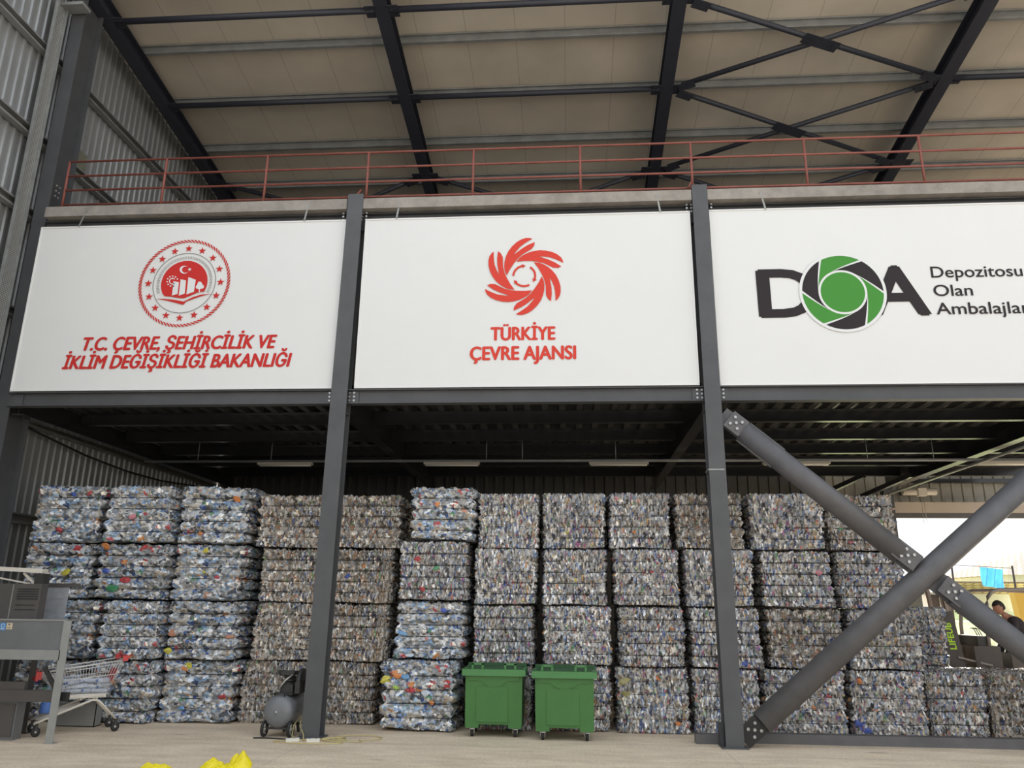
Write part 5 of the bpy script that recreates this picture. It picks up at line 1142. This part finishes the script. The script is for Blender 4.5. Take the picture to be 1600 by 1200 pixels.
tm = bpy.data.meshes.new('hair'); hb.to_mesh(tm); hb.free(); tm.materials.append(M['hair']); o = bpy.data.objects.new('hair', tm); COL.objects.link(o); o.parent = pe

# ================================================================== OPENING AND YARD
o = empty('roller_door_drum', (8.55, 19.85, 4.55), 'pale roller drum with a hand chain at the left top of the bright opening', 'door drum')
MB().tube((-0.35, 0, 0), (0.45, 0, 0), 0.085, 14).build('drum', M['cream'], o)
MB().box((0.08, -0.06, -0.02), (0.20, 0.16, 0.19)).build('gear_box', M['cream'], o)
MB().bx(-0.30, -0.22, -0.05, 0.34, -0.05, 0.05).bx(0.32, 0.40, -0.05, 0.34, -0.05, 0.05).build('wall_bracket', M['steel'], o)
mb = MB(); mb.path([(0.02, -0.12, 0), (0.02, -0.12, -0.75), (0.05, -0.12, -0.82), (0.09, -0.12, -0.75), (0.09, -0.12, 0)], 0.006, 5); mb.build('hand_chain', M['castor'], o)
for z in (4.85, 5.35):
    g = MB().bx(8.1, 17.6, 20.02, 20.16, z - 0.05, z + 0.05).build('wall_girt', M['steel']); tag(g, 'dark rail on the wall over the bright opening, %s' % ('lower of two' if z < 5 else 'upper of two'), 'wall rail', 'rails over the opening')
# grass bank
mb = MB(); bm = mb.bm; r = random.Random(8); g = []
for i in range(61):
    row = []
    for j in range(31):
        x = -6 + i * 1.0; y = 24.0 + j * 0.9; t = min(1, max(0, (y - 25) / 9)); z = -0.05 + 1.75 * (t * t * (3 - 2 * t)) + (0.10 * sin(x * 0.9) * sin(y * 0.7) + r.uniform(-0.06, 0.06)) * (0.2 + t)
        row.append(bm.verts.new((x, y, z)))
    g.append(row)
for i in range(60):
    for j in range(30): bm.faces.new((g[i][j], g[i + 1][j], g[i + 1][j + 1], g[i][j + 1]))
o = mb.build('grass_bank', M['grass']); tag(o, 'dry sunlit grass bank in the yard outside the opening', 'grass', None, 'stuff')
# tiled house
h = empty('house', (28.2, 47, 1.35), 'pale house with a tan tiled hip roof, far outside the opening', 'house')
MB().bx(-5.4, 6.5, -3.4, 3.4, -0.4, 2.25).build('wall', M['plaster'], h)
mb = MB(); bm = mb.bm; uv = None
A = [bm.verts.new(p) for p in ((-6, -4, 2.2), (7, -4, 2.2), (7, 4, 2.2), (-6, 4, 2.2), (-2.4, 0, 3.75), (3.4, 0, 3.75))]
for f in ((0, 1, 5, 4), (1, 2, 5), (2, 3, 4, 5), (3, 0, 4), (3, 2, 1, 0)): bm.faces.new([A[i] for i in f])
rf = mb.build('roof', M['tiles'], h)
uvl = rf.data.uv_layers.new(name='UVMap')
for l in rf.data.loops: c = rf.data.vertices[l.vertex_index].co; uvl.data[l.index].uv = (c.x, c.y * 1.1)
for x in (-3.2, 0.2, 3.6):
    f = MB().bx(x - 0.5, x + 0.5, -3.46, -3.39, 0.6, 1.7).build('window', M['cream'], h); MB().bx(x - 0.42, x + 0.42, -3.475, -3.455, 0.68, 1.62).build('pane', M['inoxdark'], f)
# low canopy with a tiled edge
c = empty('canopy', (17.6, 36, 1.4), 'low tiled canopy in the yard, below the blue tarp', 'canopy')
mb = MB(); mb.box((0, 0, 1.25), (3.4, 2.2, 0.06), Matrix.Rotation(-0.22, 3, 'X')); rf = mb.build('roof', M['tiles'], c)
uvl = rf.data.uv_layers.new(name='UVMap')
for l in rf.data.loops: q = rf.data.vertices[l.vertex_index].co; uvl.data[l.index].uv = (q.x, q.y)
MB().bx(-1.6, 1.6, 0.75, 0.85, -0.3, 1.35).build('wall', M['plaster'], c)
for x in (-1.5, 1.5): MB().bx(x - 0.05, x + 0.05, -0.95, -0.85, -0.2, 1.02).build('post', M['hut'], c)
o = empty('tarp', (17.0, 33.5, 0.9), 'blue tarp hanging from a line in the yard', 'tarp')
mb = MB(); bm = mb.bm; g = []
for i in range(21):
    g.append([bm.verts.new((-0.50 + 0.85 * i / 20, 0.06 * sin(i * 0.9 + j * 0.3), 2.55 - 0.75 * j / 12 - 0.1 * (i / 20))) for j in range(13)])
for i in range(20):
    for j in range(12): bm.faces.new((g[i][j], g[i + 1][j], g[i + 1][j + 1], g[i][j + 1]))
bmesh.ops.solidify(bm, geom=bm.faces[:], thickness=0.01)
mb.build('sheet', M['tarp'], o)
MB().tube((-1.6, 0, 2.62), (0.75, 0, 2.5), 0.012, 6).build('line', M['rubber'], o)
for x, zt in ((-1.6, 2.7), (0.75, 2.6)): MB().tube((x, 0, 0.3), (x, 0, zt), 0.04, 8).build('pole', M['hut'], o)
o = MB().bar((11.98, 22.2, -0.02), (11.76, 22.2, 2.3), 0.26, 0.26, (0, 1, 0)).build('yard_post', M['ochre'], bevel=0.01); tag(o, 'ochre painted post outside, just behind the forklift driver', 'post')
h = empty('hut', (11.6, 26.2, 0), 'small dark boarded hut in the yard, left of the forklift mast', 'hut')
MB().bx(-0.75, 0.05, -0.6, 0.6, -0.02, 2.25).build('wall', M['hut'], h)
MB().box((-0.35, 0, 2.30), (1.05, 1.5, 0.07), Matrix.Rotation(0.08, 3, 'X')).build('roof', M['galv'], h)
for x in (-0.78, -0.28): MB().bx(x - 0.06, x + 0.06, -0.68, -0.61, -0.02, 2.22).build('post', M['plaster'], h)
